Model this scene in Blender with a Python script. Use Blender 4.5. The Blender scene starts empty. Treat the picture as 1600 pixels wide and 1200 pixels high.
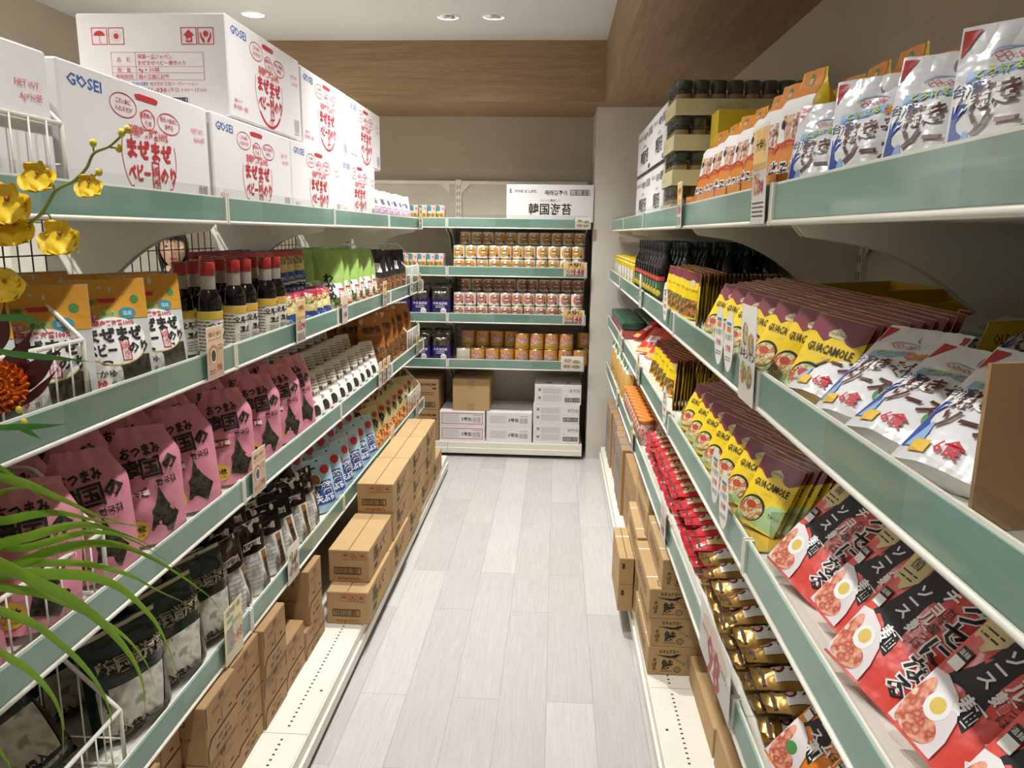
import bpy, bmesh, math, random
from mathutils import Vector, Matrix, noise
PI = math.pi
S = bpy.context.scene
COL = S.collection
# ------------------------------------------------------------------ camera, world, exposure, lights
CAM_H = 1.4835
def camera():
    yaw, pitch, roll, f = .0568, -.1986, .0130, 1173.1
    cy, sy, cp, sp, cr, sr = math.cos(yaw), math.sin(yaw), math.cos(pitch), math.sin(pitch), math.cos(roll), math.sin(roll)
    fwd = Vector((-sy, cy, 0)); right = Vector((cy, sy, 0)); up = Vector((0, 0, 1))
    f2 = cp*fwd + sp*up; u2 = -sp*fwd + cp*up
    r3 = cr*right + sr*u2; u3 = -sr*right + cr*u2
    c = bpy.data.cameras.new('camera'); c.sensor_width = 36; c.lens = f/1600*36; c.clip_start = .02
    o = bpy.data.objects.new('camera', c); COL.objects.link(o)
    m = Matrix((r3, u3, -f2)).transposed().to_4x4(); m.translation = (0, 0, CAM_H)
    o.matrix_world = m; S.camera = o
camera()
W = bpy.data.worlds.new('world'); S.world = W; W.use_nodes = True
W.node_tree.nodes['Background'].inputs[0].default_value = (.98, 1, 1, 1)
W.node_tree.nodes['Background'].inputs[1].default_value = .20
S.view_settings.view_transform = 'Standard'; S.view_settings.look = 'None'
S.view_settings.exposure = 0.0; S.view_settings.gamma = 1.0; S.view_settings.use_curve_mapping = False
CEIL = 2.59
# downlight positions (x, y, watts); the fixtures themselves are built further down
DOWNLIGHTS = [(-.60, 4.21, 75), (-.36, 4.21, 75), (-.40, 3.0, 140), (-.32, 1.95, 75), (-.32, .9, 50), (-.30, -.3, 80),
              (-1.62, 4.15, 80), (-1.85, 2.5, 190), (-1.85, 1.0, 190)]
for i, (x, y, w) in enumerate(DOWNLIGHTS):
    l = bpy.data.lights.new('downlight_beam', 'SPOT'); l.energy = w*1.3; l.color = (.99, 1, 1)
    l.spot_size = math.radians(172 if x < -1 else 118); l.spot_blend = .35 if x < -1 else .8; l.shadow_soft_size = .035
    o = bpy.data.objects.new('downlight_beam', l); COL.objects.link(o); o.location = (x, y, CEIL+.004)
# ------------------------------------------------------------------ materials
def lin(h):
    h = h.lstrip('#'); v = [int(h[i:i+2], 16)/255 for i in (0, 2, 4)]
    return tuple(c/12.92 if c <= .04045 else ((c+.055)/1.055)**2.4 for c in v) + (1,)
MATS = {}
def nodes(name):
    m = bpy.data.materials.new(name); m.use_nodes = True
    nt = m.node_tree; return m, nt, nt.nodes['Principled BSDF']
def mat(name, hexc, rough=.5, metal=0, var=.06, scale=9, bump=0, bscale=40, stretch=(1, 1, 1), spec=.5):
    if name in MATS: return MATS[name]
    if not bump and ('film' in name or 'foil' in name): bump, bscale = .35, 26
    m, nt, b = nodes(name); N = nt.nodes.new; L = nt.links.new
    c = lin(hexc); t = N('ShaderNodeTexCoord'); mp = N('ShaderNodeMapping'); mp.inputs['Scale'].default_value = stretch
    L(t.outputs['Object'], mp.inputs[0])
    n = N('ShaderNodeTexNoise'); n.inputs['Scale'].default_value = scale; n.inputs['Detail'].default_value = 3; L(mp.outputs[0], n.inputs[0])
    r = N('ShaderNodeValToRGB'); r.color_ramp.elements[0].position = .3; r.color_ramp.elements[1].position = .7
    r.color_ramp.elements[0].color = tuple(x*(1-var) for x in c[:3])+(1,); r.color_ramp.elements[1].color = tuple(min(1, x*(1+var)) for x in c[:3])+(1,)
    L(n.outputs[0], r.inputs[0]); L(r.outputs[0], b.inputs['Base Color'])
    b.inputs['Roughness'].default_value = rough; b.inputs['Metallic'].default_value = metal; b.inputs['Specular IOR Level'].default_value = spec
    if bump:
        n2 = N('ShaderNodeTexNoise'); n2.inputs['Scale'].default_value = bscale; n2.inputs['Detail'].default_value = 2; L(mp.outputs[0], n2.inputs[0])
        bp = N('ShaderNodeBump'); bp.inputs['Strength'].default_value = bump; bp.inputs['Distance'].default_value = .01
        L(n2.outputs[0], bp.inputs['Height']); L(bp.outputs[0], b.inputs['Normal'])
    MATS[name] = m; return m
def speck(name, hexes, scale=60, rough=.5, stretch=(1, 1, 1), detail=2):
    """several flat colours mottled through each other: printed food pictures, seaweed, crumbs"""
    if name in MATS: return MATS[name]
    m, nt, b = nodes(name); N = nt.nodes.new; L = nt.links.new
    t = N('ShaderNodeTexCoord'); mp = N('ShaderNodeMapping'); mp.inputs['Scale'].default_value = stretch; L(t.outputs['Object'], mp.inputs[0])
    n = N('ShaderNodeTexNoise'); n.inputs['Scale'].default_value = scale; n.inputs['Detail'].default_value = detail; L(mp.outputs[0], n.inputs[0])
    r = N('ShaderNodeValToRGB'); r.color_ramp.interpolation = 'LINEAR'; e = r.color_ramp.elements
    while len(e) < len(hexes): e.new(.5)
    for i, h in enumerate(hexes): e[i].position = .32+.36*i/max(1, len(hexes)-1); e[i].color = lin(h)
    L(n.outputs[0], r.inputs[0]); L(r.outputs[0], b.inputs['Base Color']); b.inputs['Roughness'].default_value = rough
    MATS[name] = m; return m
def clear(name, tint='#e8eeee', gloss=.10, rough=.06):
    """thin clear plastic: mostly transparent, a little glossy"""
    if name in MATS: return MATS[name]
    m, nt, b = nodes(name); N = nt.nodes.new; L = nt.links.new
    nt.nodes.remove(b); tr = N('ShaderNodeBsdfTransparent'); tr.inputs[0].default_value = lin(tint)
    g = N('ShaderNodeBsdfGlossy'); g.inputs['Roughness'].default_value = rough
    n = N('ShaderNodeTexNoise'); n.inputs['Scale'].default_value = 12
    mm = N('ShaderNodeMath'); mm.operation = 'MULTIPLY'; mm.inputs[1].default_value = gloss*2; L(n.outputs[0], mm.inputs[0])
    mx = N('ShaderNodeMixShader'); L(mm.outputs[0], mx.inputs[0]); L(tr.outputs[0], mx.inputs[1]); L(g.outputs[0], mx.inputs[2])
    L(mx.outputs[0], nt.nodes['Material Output'].inputs[0]); MATS[name] = m; return m
def emit(name, hexc, strength):
    m, nt, b = nodes(name); b.inputs['Base Color'].default_value = lin(hexc)
    b.inputs['Emission Color'].default_value = lin(hexc); b.inputs['Emission Strength'].default_value = strength; MATS[name] = m; return m
def wood(name, axis):
    m, nt, b = nodes(name); N = nt.nodes.new; L = nt.links.new
    t = N('ShaderNodeTexCoord'); mp = N('ShaderNodeMapping')
    mp.inputs['Scale'].default_value = (.55, 9, 9) if axis == 'x' else (9, .55, 9)
    L(t.outputs['Object'], mp.inputs[0])
    n = N('ShaderNodeTexNoise'); n.inputs['Scale'].default_value = 3; n.inputs['Detail'].default_value = 8; n.inputs['Roughness'].default_value = .7; n.inputs['Distortion'].default_value = .6
    L(mp.outputs[0], n.inputs[0])
    n2 = N('ShaderNodeTexNoise'); n2.inputs['Scale'].default_value = 14; n2.inputs['Detail'].default_value = 3; L(mp.outputs[0], n2.inputs[0])
    r = N('ShaderNodeValToRGB'); e = r.color_ramp.elements; e.new(.5)
    for i, (p, h) in enumerate(((.28, '#80664c'), (.5, '#977a5b'), (.72, '#ae9270'))): e[i].position = p; e[i].color = lin(h)
    mx = N('ShaderNodeMix'); mx.data_type = 'FLOAT'; mx.inputs[0].default_value = .35; L(n.outputs[0], mx.inputs[2]); L(n2.outputs[0], mx.inputs[3])
    L(mx.outputs[0], r.inputs[0]); L(r.outputs[0], b.inputs['Base Color']); b.inputs['Roughness'].default_value = .55
    MATS[name] = m; return m
def planks(name):
    m, nt, b = nodes(name); N = nt.nodes.new; L = nt.links.new
    t = N('ShaderNodeTexCoord'); mp = N('ShaderNodeMapping'); mp.inputs['Rotation'].default_value = (0, 0, PI/2); L(t.outputs['Object'], mp.inputs[0])
    k = N('ShaderNodeTexBrick'); k.inputs['Scale'].default_value = 1; k.inputs['Brick Width'].default_value = .92; k.inputs['Row Height'].default_value = .152
    k.inputs['Mortar Size'].default_value = .0012; k.inputs['Color1'].default_value = lin('#cdc9c5'); k.inputs['Color2'].default_value = lin('#bfbbb7'); k.inputs['Mortar'].default_value = lin('#aaa6a2')
    k.offset = .37; k.inputs['Bias'].default_value = 0
    L(mp.outputs[0], k.inputs[0])
    m2 = N('ShaderNodeMapping'); m2.inputs['Scale'].default_value = (26, 1.1, 1); L(t.outputs['Object'], m2.inputs[0])
    n = N('ShaderNodeTexNoise'); n.inputs['Scale'].default_value = 5; n.inputs['Detail'].default_value = 8; n.inputs['Roughness'].default_value = .75; n.inputs['Distortion'].default_value = .4; L(m2.outputs[0], n.inputs[0])
    r = N('ShaderNodeValToRGB'); r.color_ramp.elements[0].position = .35; r.color_ramp.elements[0].color = (.86, .855, .85, 1); r.color_ramp.elements[1].position = .65; r.color_ramp.elements[1].color = (1.05, 1.05, 1.05, 1); L(n.outputs[0], r.inputs[0])
    mx = N('ShaderNodeMix'); mx.data_type = 'RGBA'; mx.blend_type = 'MULTIPLY'; mx.inputs[0].default_value = .9; L(k.outputs[0], mx.inputs[6]); L(r.outputs[0], mx.inputs[7])
    L(mx.outputs[2], b.inputs['Base Color']); b.inputs['Roughness'].default_value = .20
    MATS[name] = m; return m
# ------------------------------------------------------------------ mesh builder
TXT = {}
def glyphs(body, off=0.0):
    """flat outline of a line (or column) of writing, 1 unit = one em, centred"""
    k = (body, off)
    if k in TXT: return TXT[k]
    c = bpy.data.curves.new('lettering', 'FONT'); c.body = body; c.resolution_u = 1; c.align_x = 'CENTER'; c.align_y = 'CENTER'; c.offset = off; c.space_line = .92
    o = bpy.data.objects.new('lettering', c); COL.objects.link(o)
    me = bpy.data.meshes.new_from_object(o.evaluated_get(bpy.context.evaluated_depsgraph_get()))
    v = [(p.co.x, p.co.y) for p in me.vertices]; f = [tuple(p.vertices) for p in me.polygons]
    if v:
        cx = (min(p[0] for p in v)+max(p[0] for p in v))/2; cy = (min(p[1] for p in v)+max(p[1] for p in v))/2
        v = [(a-cx, b-cy) for a, b in v]
    bpy.data.objects.remove(o); bpy.data.curves.remove(c); bpy.data.meshes.remove(me)
    TXT[k] = (v, f); return v, f
class MB:
    def __init__(s): s.v = []; s.f = []; s.m = []; s.sm = []; s.mats = []; s.lay = 0; s.map = None; s.st = 9; s.wr = 0
    def mi(s, m):
        if m not in s.mats: s.mats.append(m)
        return s.mats.index(m)
    def add(s, vs, fs, m, smooth=False, M=None):
        o = len(s.v); k = s.mi(m)
        s.v += [tuple(M @ Vector(p)) for p in vs] if M else [tuple(p) for p in vs]
        for f in fs: s.f.append(tuple(i+o for i in f)); s.m.append(k); s.sm.append(smooth)
        return s
    def box(s, x0, x1, y0, y1, z0, z1, m, bev=0, M=None):
        if bev:
            b = bmesh.new(); bmesh.ops.create_cube(b, size=1)
            for v in b.verts: v.co = ((x0+x1)/2+v.co.x*(x1-x0), (y0+y1)/2+v.co.y*(y1-y0), (z0+z1)/2+v.co.z*(z1-z0))
            bmesh.ops.bevel(b, geom=b.edges[:], offset=bev, segments=1, affect='EDGES', clamp_overlap=True)
            b.verts.index_update(); s.add([v.co[:] for v in b.verts], [[v.index for v in f.verts] for f in b.faces], m, False, M); b.free(); return s
        vs = [(x, y, z) for x in (x0, x1) for y in (y0, y1) for z in (z0, z1)]
        return s.add(vs, [(0, 1, 3, 2), (4, 6, 7, 5), (0, 4, 5, 1), (2, 3, 7, 6), (0, 2, 6, 4), (1, 5, 7, 3)], m, False, M)
    def grid(s, fn, nu, nv, m, smooth=True, close=False, M=None):
        vs = [fn(i/nu, j/nv) for j in range(nv+1) for i in range(nu+(0 if close else 1))]; w = nu if close else nu+1
        fs = [(j*w+i, j*w+(i+1) % w, (j+1)*w+(i+1) % w, (j+1)*w+i) for j in range(nv) for i in range(nu)]
        return s.add(vs, fs, m, smooth, M)
    def lathe(s, prof, m, n=20, M=None, caps=True, smooth=True):
        s.grid(lambda u, v: (lambda p: (p[0]*math.cos(2*PI*u), p[0]*math.sin(2*PI*u), p[1]))(prof[round(v*(len(prof)-1))]), n, len(prof)-1, m, smooth, True, M)
        if caps:
            for (r, z), sg in ((prof[0], -1), (prof[-1], 1)):
                if r > 1e-5: s.add([(r*math.cos(2*PI*i/n), r*math.sin(2*PI*i/n), z) for i in range(n)], [tuple(range(n))[::sg]], m, False, M)
        return s
    def tube(s, pts, r, m, n=6, M=None, r2=None):
        pts = [Vector(p) for p in pts]; rings = []
        for i, p in enumerate(pts):
            t = (pts[min(i+1, len(pts)-1)]-pts[max(i-1, 0)]).normalized()
            a = t.orthogonal().normalized() if i == 0 else (a-t*a.dot(t)).normalized()
            b = t.cross(a); rr = r if r2 is None else r+(r2-r)*i/(len(pts)-1)
            rings += [p+(a*math.cos(2*PI*k/n)+b*math.sin(2*PI*k/n))*rr for k in range(n)]
        fs = [(i*n+k, i*n+(k+1) % n, (i+1)*n+(k+1) % n, (i+1)*n+k) for i in range(len(pts)-1) for k in range(n)]
        fs += [tuple(range(n))[::-1], tuple(range(len(rings)-n, len(rings)))]
        return s.add(rings, fs, m, True, M)
    def prism(s, poly, fn, m):
        """extrude the 2D outline poly; fn(a, b, side) places a point, side 0 or 1"""
        n = len(poly); vs = [fn(a, b, 0) for a, b in poly]+[fn(a, b, 1) for a, b in poly]
        return s.add(vs, [tuple(range(n))[::-1], tuple(range(n, 2*n))]+[(i, (i+1) % n, n+(i+1) % n, n+i) for i in range(n)], m)
    # printing on a surface: s.map(x, z, e) gives the point at (x, z) metres on that surface, lifted by e
    def on(s, mp, st=9): s.map = mp; s.st = st; s.lay = 0; return s
    def e(s): s.lay += 1; return (.0007+.00009*s.lay+.12*s.wr) if s.st < 9 else (.0003+.00005*s.lay)
    def rows(s, m, z0, z1, xl, xr, nz=None, nx=None):
        e = s.e(); nz = nz or max(1, math.ceil((z1-z0)/s.st)); nx = nx or max(1, math.ceil((xr(.5)-xl(.5))/s.st))
        return s.grid(lambda u, v: s.map(xl(v)+(xr(v)-xl(v))*u, z0+(z1-z0)*v, e), nx, nz, m, s.st < 9)
    def rect(s, m, x0, x1, z0, z1): return s.rows(m, z0, z1, lambda v: x0, lambda v: x1)
    def ell(s, m, cx, cz, rx, rz, n=22):
        e = s.e(); k = 1 if s.st >= 9 else 3
        vs = [s.map(cx, cz, e)]+[s.map(cx+rx*r/k*math.cos(2*PI*i/n), cz+rz*r/k*math.sin(2*PI*i/n), e) for r in range(1, k+1) for i in range(n)]
        fs = [(0, 1+i, 1+(i+1) % n) for i in range(n)]+[(1+(r-1)*n+i, 1+r*n+i, 1+r*n+(i+1) % n, 1+(r-1)*n+(i+1) % n) for r in range(1, k) for i in range(n)]
        return s.add(vs, fs, m, s.st < 9)
    def ring(s, m, cx, cz, rx, rz, t, n=26, a0=0, a1=2*PI):
        e = s.e(); vs = []
        for i in range(n+1):
            a = a0+(a1-a0)*i/n
            for q in (0, t): vs.append(s.map(cx+(rx-q)*math.cos(a), cz+(rz-q)*math.sin(a), e))
        return s.add(vs, [(2*i, 2*i+2, 2*i+3, 2*i+1) for i in range(n)], m)
    def frame(s, m, x0, x1, z0, z1, t):
        for a in ((x0, x1, z0, z0+t), (x0, x1, z1-t, z1), (x0, x0+t, z0, z1), (x1-t, x1, z0, z1)): s.rect(m, *a); s.lay -= 1
        s.lay += 1; return s
    def poly(s, m, pts):
        e = s.e(); cx = sum(p[0] for p in pts)/len(pts); cz = sum(p[1] for p in pts)/len(pts); n = len(pts); k = 1 if s.st >= 9 else 3
        vs = [s.map(cx, cz, e)]+[s.map(cx+(x-cx)*r/k, cz+(z-cz)*r/k, e) for r in range(1, k+1) for x, z in pts]
        fs = [(0, 1+i, 1+(i+1) % n) for i in range(n)]+[(1+(r-1)*n+i, 1+r*n+i, 1+r*n+(i+1) % n, 1+(r-1)*n+(i+1) % n) for r in range(1, k) for i in range(n)]
        return s.add(vs, fs, m, s.st < 9)
    def txt(s, m, body, cx, cz, size, rot=0, bold=.0, sx=1, width=None):
        v, f = glyphs(body, bold); e = s.e()+(.0004+.2*s.wr if s.st < 9 else .0001)
        if width and v: sx = width/(size*(max(p[0] for p in v)-min(p[0] for p in v)))
        c, n = math.cos(rot), math.sin(rot); out = []
        for a, b in v:
            a, b = a*size*sx, b*size; out.append(s.map(cx+a*c-b*n, cz+a*n+b*c, e))
        return s.add(out, f, m)
    def vtxt(s, m, body, cx, cz, size, rot=0, bold=.0): return s.txt(m, '\n'.join(body), cx, cz, size, rot, bold)
    def lines(s, m, x0, x1, z0, z1, n, t=.0012, seed=0):
        """a block of small print, too fine to read"""
        r = random.Random(seed)
        for i in range(n):
            z = z1-(z1-z0)*(i+.5)/n; x = x0
            while x < x1:
                w = r.uniform(.006, .02)*max(1, (x1-x0)/.08); s.rect(m, x, min(x1, x+w), z-t, z+t); s.lay -= 1; x += w+.0022*max(1, (x1-x0)/.08)
        s.lay += 1; return s
    def bars(s, m, x0, x1, z0, z1, n=16, seed=3):
        r = random.Random(seed); w = (x1-x0)/n
        for i in range(n): s.rect(m, x0+i*w, x0+i*w+w*r.uniform(.25, .75), z0, z1); s.lay -= 1
        s.lay += 1; return s
    def mesh(s, name):
        me = bpy.data.meshes.new(name); me.from_pydata(s.v, [], s.f)
        for m in s.mats: me.materials.append(m)
        me.polygons.foreach_set('material_index', s.m); me.polygons.foreach_set('use_smooth', s.sm); me.update(); return me
def link(name, me, parent=None):
    o = bpy.data.objects.new(name, me); COL.objects.link(o)
    if parent: o.parent = parent
    return o
def tag(o, label, cat, group=None, kind=None):
    o['label'] = label; o['category'] = cat
    if group: o['group'] = group
    if kind: o['kind'] = kind
    return o
def struct(name, mb, label=None):
    o = link(name, mb.mesh(name)); o['kind'] = 'structure'
    if label: o['label'] = label
    return o
class Kind:
    """one kind of product: name, category and its meshes; put() makes an individual of it"""
    def __init__(s, name, cat, parts): s.name = name; s.cat = cat; s.parts = parts if isinstance(parts, list) else [(None, parts, None)]
    def put(s, label, group, loc, rz=0, rx=0, ry=0, sc=1):
        if s.parts[0][0] is None: o = link(s.name, s.parts[0][1]); rest = s.parts[1:]
        else: o = link(s.name, None); rest = s.parts
        made = {}
        for n, me, lb, *up in rest:
            c = link(n, me, made[up[0]] if up else o); made.setdefault(n, c)
            if lb: c['label'] = lb
        if rx or ry:
            R = Matrix.Rotation(rz, 3, 'Z') @ Matrix.Rotation(ry, 3, 'Y') @ Matrix.Rotation(rx, 3, 'X'); k = sc if not hasattr(sc, '__len__') else 1
            loc = (loc[0], loc[1], loc[2]-k*min((R @ v.co).z for v in s.parts[0][1].vertices))
        if loc[2] > .3 and abs(rz) > .05 and (-1.3 < loc[0] < -.82 or .33 < loc[0] < .86) and loc[1] < 4.9:
            # keep the pack behind the clear guard and in front of the back panel
            R = Matrix.Rotation(rz, 3, 'Z') @ Matrix.Rotation(ry, 3, 'Y') @ Matrix.Rotation(rx, 3, 'X'); k = sc if not hasattr(sc, '__len__') else 1
            xs = [k*(R[0][0]*v.co.x+R[0][1]*v.co.y+R[0][2]*v.co.z) for v in s.parts[0][1].vertices]; x = loc[0]
            if x < 0: x = max(min(x, -.8165-max(xs)), -1.232-min(xs))
            else: x = min(max(x, .3508-min(xs)), .83-max(xs))
            loc = (x, loc[1], loc[2])
        o.location = loc; o.rotation_euler = (rx, ry, rz); o.scale = (sc,)*3 if not hasattr(sc, '__len__') else sc
        return tag(o, label, s.cat, group)
ORD = 'first second third fourth fifth sixth seventh eighth ninth tenth eleventh twelfth thirteenth fourteenth fifteenth sixteenth seventeenth eighteenth nineteenth twentieth twenty-first twenty-second twenty-third twenty-fourth twenty-fifth twenty-sixth twenty-seventh twenty-eighth twenty-ninth thirtieth'.split()
RND = random.Random(7)
def jit(a): return RND.uniform(-a, a)
RL, RR = PI/2, -PI/2      # turn a product to face the aisle from the left / from the right
# ------------------------------------------------------------------ common colours
IVORY = mat('ivory_painted_steel', '#e9e4d6', .38, var=.02)
PANEL = mat('beige_steel_panel', '#cfc8b8', .5, var=.03)
PLASTER = mat('taupe_wallpaper', '#b9ac99', .85, var=.05, scale=3, bump=.15, bscale=160)
PLASTER2 = mat('taupe_wallpaper_band', '#c0b4a2', .85, var=.05, scale=3, bump=.15, bscale=160)
PIER = mat('grey_wallpaper', '#d8d1c6', .85, var=.05, scale=4, bump=.15, bscale=160)
CEILM = mat('white_ceiling_paint', '#d4d4d2', .9, var=.02, scale=2)
WHITE = mat('white_wall_panel', '#e4ddd0', .6, var=.02)
GREEN = mat('teal_label_strip', '#88a99b', .28, var=.05, scale=5, stretch=(1, 1, 6))
GREEN2 = mat('deep_teal_label_strip', '#7c9d8e', .28, var=.05, scale=5, stretch=(1, 1, 6))
CLEAR = clear('clear_plastic_guard', '#f9faf9', .045)
WIRE = mat('white_coated_wire', '#ece8da', .35, var=.02)
DARKWIRE = mat('dark_wire_grid', '#3a2e26', .5, var=.05)
CARD = mat('brown_cardboard', '#a8845a', .85, var=.07, scale=6, bump=.1, bscale=120)
CARD2 = mat('tan_cardboard', '#b9986a', .85, var=.06, scale=6, bump=.1, bscale=120)
CARDEDGE = mat('dark_cardboard_gap', '#2b2016', .9)
BLACK = mat('black_ink', '#1a1715', .6, var=0)
BROWNINK = mat('brown_ink', '#4b3520', .7, var=0)
GREYINK = mat('grey_ink', '#8d8b88', .7, var=0)
RED = mat('red_ink', '#c2303a', .55, var=.03)
PALERED = mat('pale_red_ink', '#d4696a', .6, var=.03)
WHT = mat('white_print', '#f2f0ec', .5, var=.02)
TAPE = mat('brown_packing_tape', '#a98f70', .25, var=.04)
GOLD = mat('gold_print', '#c9a955', .35, var=.08)
# ------------------------------------------------------------------ room
b = MB(); b.grid(lambda u, v: (-5+6.5*u, -3.2+8.9*v, 0), 1, 1, planks('pale_grey_wood_planks'), False); struct('floor', b)
b = MB(); b.box(.856, 1.0, -3.2, 5.6, 0, 2.9, PLASTER); struct('wall_right', b)
b = MB(); b.box(-5, 1.0, 5.31, 5.45, 0, 1.914, PLASTER2); b.box(-5, 1.0, 5.305, 5.45, 1.914, 2.9, PLASTER); struct('wall_back', b)
b = MB(); b.box(-2.78, -2.626, -3.2, 5.31, 0, 2.9, PLASTER); struct('wall_left', b)
b = MB(); b.box(-2.626, -2.6, -1, 5.3, .12, 1.85, WHITE)
for y in (-.1, .8, 1.7, 2.6, 3.5, 4.4): b.box(-2.6, -2.594, y-.02, y+.02, .12, 1.85, PANEL)
struct('trim_4', b, 'white display panels along the far wall')
b = MB(); b.box(.225, .86, 4.885, 5.31, 0, 2.25, PIER); struct('wall_pier', b)
wx, wy = wood('oak_veneer_crosswise', 'x'), wood('oak_veneer_lengthwise', 'y')
b = MB(); b.box(-5, .262, 4.70, 5.31, 2.25, 2.75, wx); struct('trim_1', b, 'oak clad bulkhead along the back wall')
b = MB(); b.box(.262, .86, -3.2, 5.31, 2.25, 2.75, wy); struct('trim_2', b, 'oak clad bulkhead over the shelves')
# ceiling with a round hole for every downlight
def ceiling():
    b = MB(); R = .055; h = .075
    xs = sorted({-5, 1.0}|{x+s*h for x, y, w in DOWNLIGHTS for s in (-1, 1)}); ys = sorted({-3.2, 5.45}|{y+s*h for x, y, w in DOWNLIGHTS for s in (-1, 1)})
    for i in range(len(xs)-1):
        for j in range(len(ys)-1):
            cx, cy = (xs[i]+xs[i+1])/2, (ys[j]+ys[j+1])/2
            if any(abs(x-cx) < h and abs(y-cy) < h for x, y, w in DOWNLIGHTS): continue
            b.add([(xs[i], ys[j], CEIL), (xs[i+1], ys[j], CEIL), (xs[i+1], ys[j+1], CEIL), (xs[i], ys[j+1], CEIL)], [(0, 3, 2, 1)], CEILM)
    def sq(t):
        c, s = math.cos(t), math.sin(t); k = max(abs(c), abs(s)); return c/k, s/k
    for x, y, w in DOWNLIGHTS:
        x0 = max(a for a in xs if a <= x-h+1e-6); n = 32
        b.grid(lambda u, v: (x+(R*math.cos(2*PI*u) if v > .5 else h*sq(2*PI*u)[0]), y+(R*math.sin(2*PI*u) if v > .5 else h*sq(2*PI*u)[1]), CEIL), n, 1, CEILM, False, True)
    b.box(-5, 1.0, -3.2, 5.45, CEIL+.12, CEIL+.16, CEILM)
    struct('ceiling', b)
ceiling()
CHROME = mat('bright_reflector', '#e6e4e0', .12, 1, var=.02)
TRIM = mat('white_trim_ring', '#e9e7e3', .4)
LAMPM = emit('lit_lamp', '#fff2dd', 9)
b1 = MB(); b1.lathe([(.062, -.0005), (.063, -.004), (.056, -.005), (.053, 0)], TRIM, 32, caps=False)
b2 = MB(); b2.lathe([(.0545, 0), (.05, .035), (.036, .075)], CHROME, 32, caps=False)
b3 = MB(); b3.lathe([(.0355, .07), (.025, .066), (0.0001, .064)], LAMPM, 24, caps=False)
DL = Kind('ceiling_downlight', 'light', [('trim_ring', b1.mesh('trim_ring'), None), ('reflector', b2.mesh('reflector'), None), ('lamp', b3.mesh('lamp'), None)])
DLL = {0: 'round recessed downlight of the pair, the one farther from the side bulkhead', 1: 'round recessed downlight of the pair, the one closer to the side bulkhead', 6: 'round recessed downlight standing alone above the white cartons'}
for i, (x, y, w) in enumerate(DOWNLIGHTS):
    DL.put(DLL.get(i, f'round recessed ceiling downlight above the shop floor, {ORD[i]} of the row'), 'recessed downlights', (x, y, CEIL))
for o in [o for o in COL.objects if o.type == 'LIGHT']: o.location.z = CEIL+.058
# ------------------------------------------------------------------ shelving bays (local: front lip at y=0, back at y=depth, along x)
def rail(L, seed, green, w=.9, gh=.022):
    r = random.Random(seed); b = MB(); h = w/2-.0055
    b.tube([(-h, 0, L+.004), (h, 0, L+.004)], .0045, IVORY, 8)
    b.box(-h, h, .003, .0065, L+.002, L+.066, IVORY)
    for sx in (-1, 1): b.box(sx*h-.003, sx*h+.003, -.004, .012, L, L+.066, IVORY)
    x = -h+.004
    i = 0
    while x < h-.01:
        x2 = min(h-.004, x+r.choice((.3, .45, .22, .55))); b.box(x, x2, .0005, .003, L+.010, L+.062, (GREEN, GREEN2)[i % 2]); x = x2; i += 1
    g = MB(); g.box(-h+.004, h-.004, -.0015, -.0004, L+.008, L+.064, CLEAR); g.box(-h+.004, h-.004, .008, .0095, L+.05, L+.064+gh, CLEAR)
    return b.mesh('price_rail'), g.mesh('clear_guard')
def bracket(L, D):
    b = MB(); p = [(.03, L), (D, L), (D, L-.235), (D-.03, L-.235), (D-.05, L-.225)]
    for i in range(1, 12):
        t = i/12; p.append((D-.05-(D-.14)*t, L-.225+.195*math.sin(t*PI/2)))
    p.append((.05, L-.022))
    me = b.prism(p, lambda a, c, s: (-.0015+.003*s, a, c), IVORY); return b.mesh('bracket')
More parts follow.
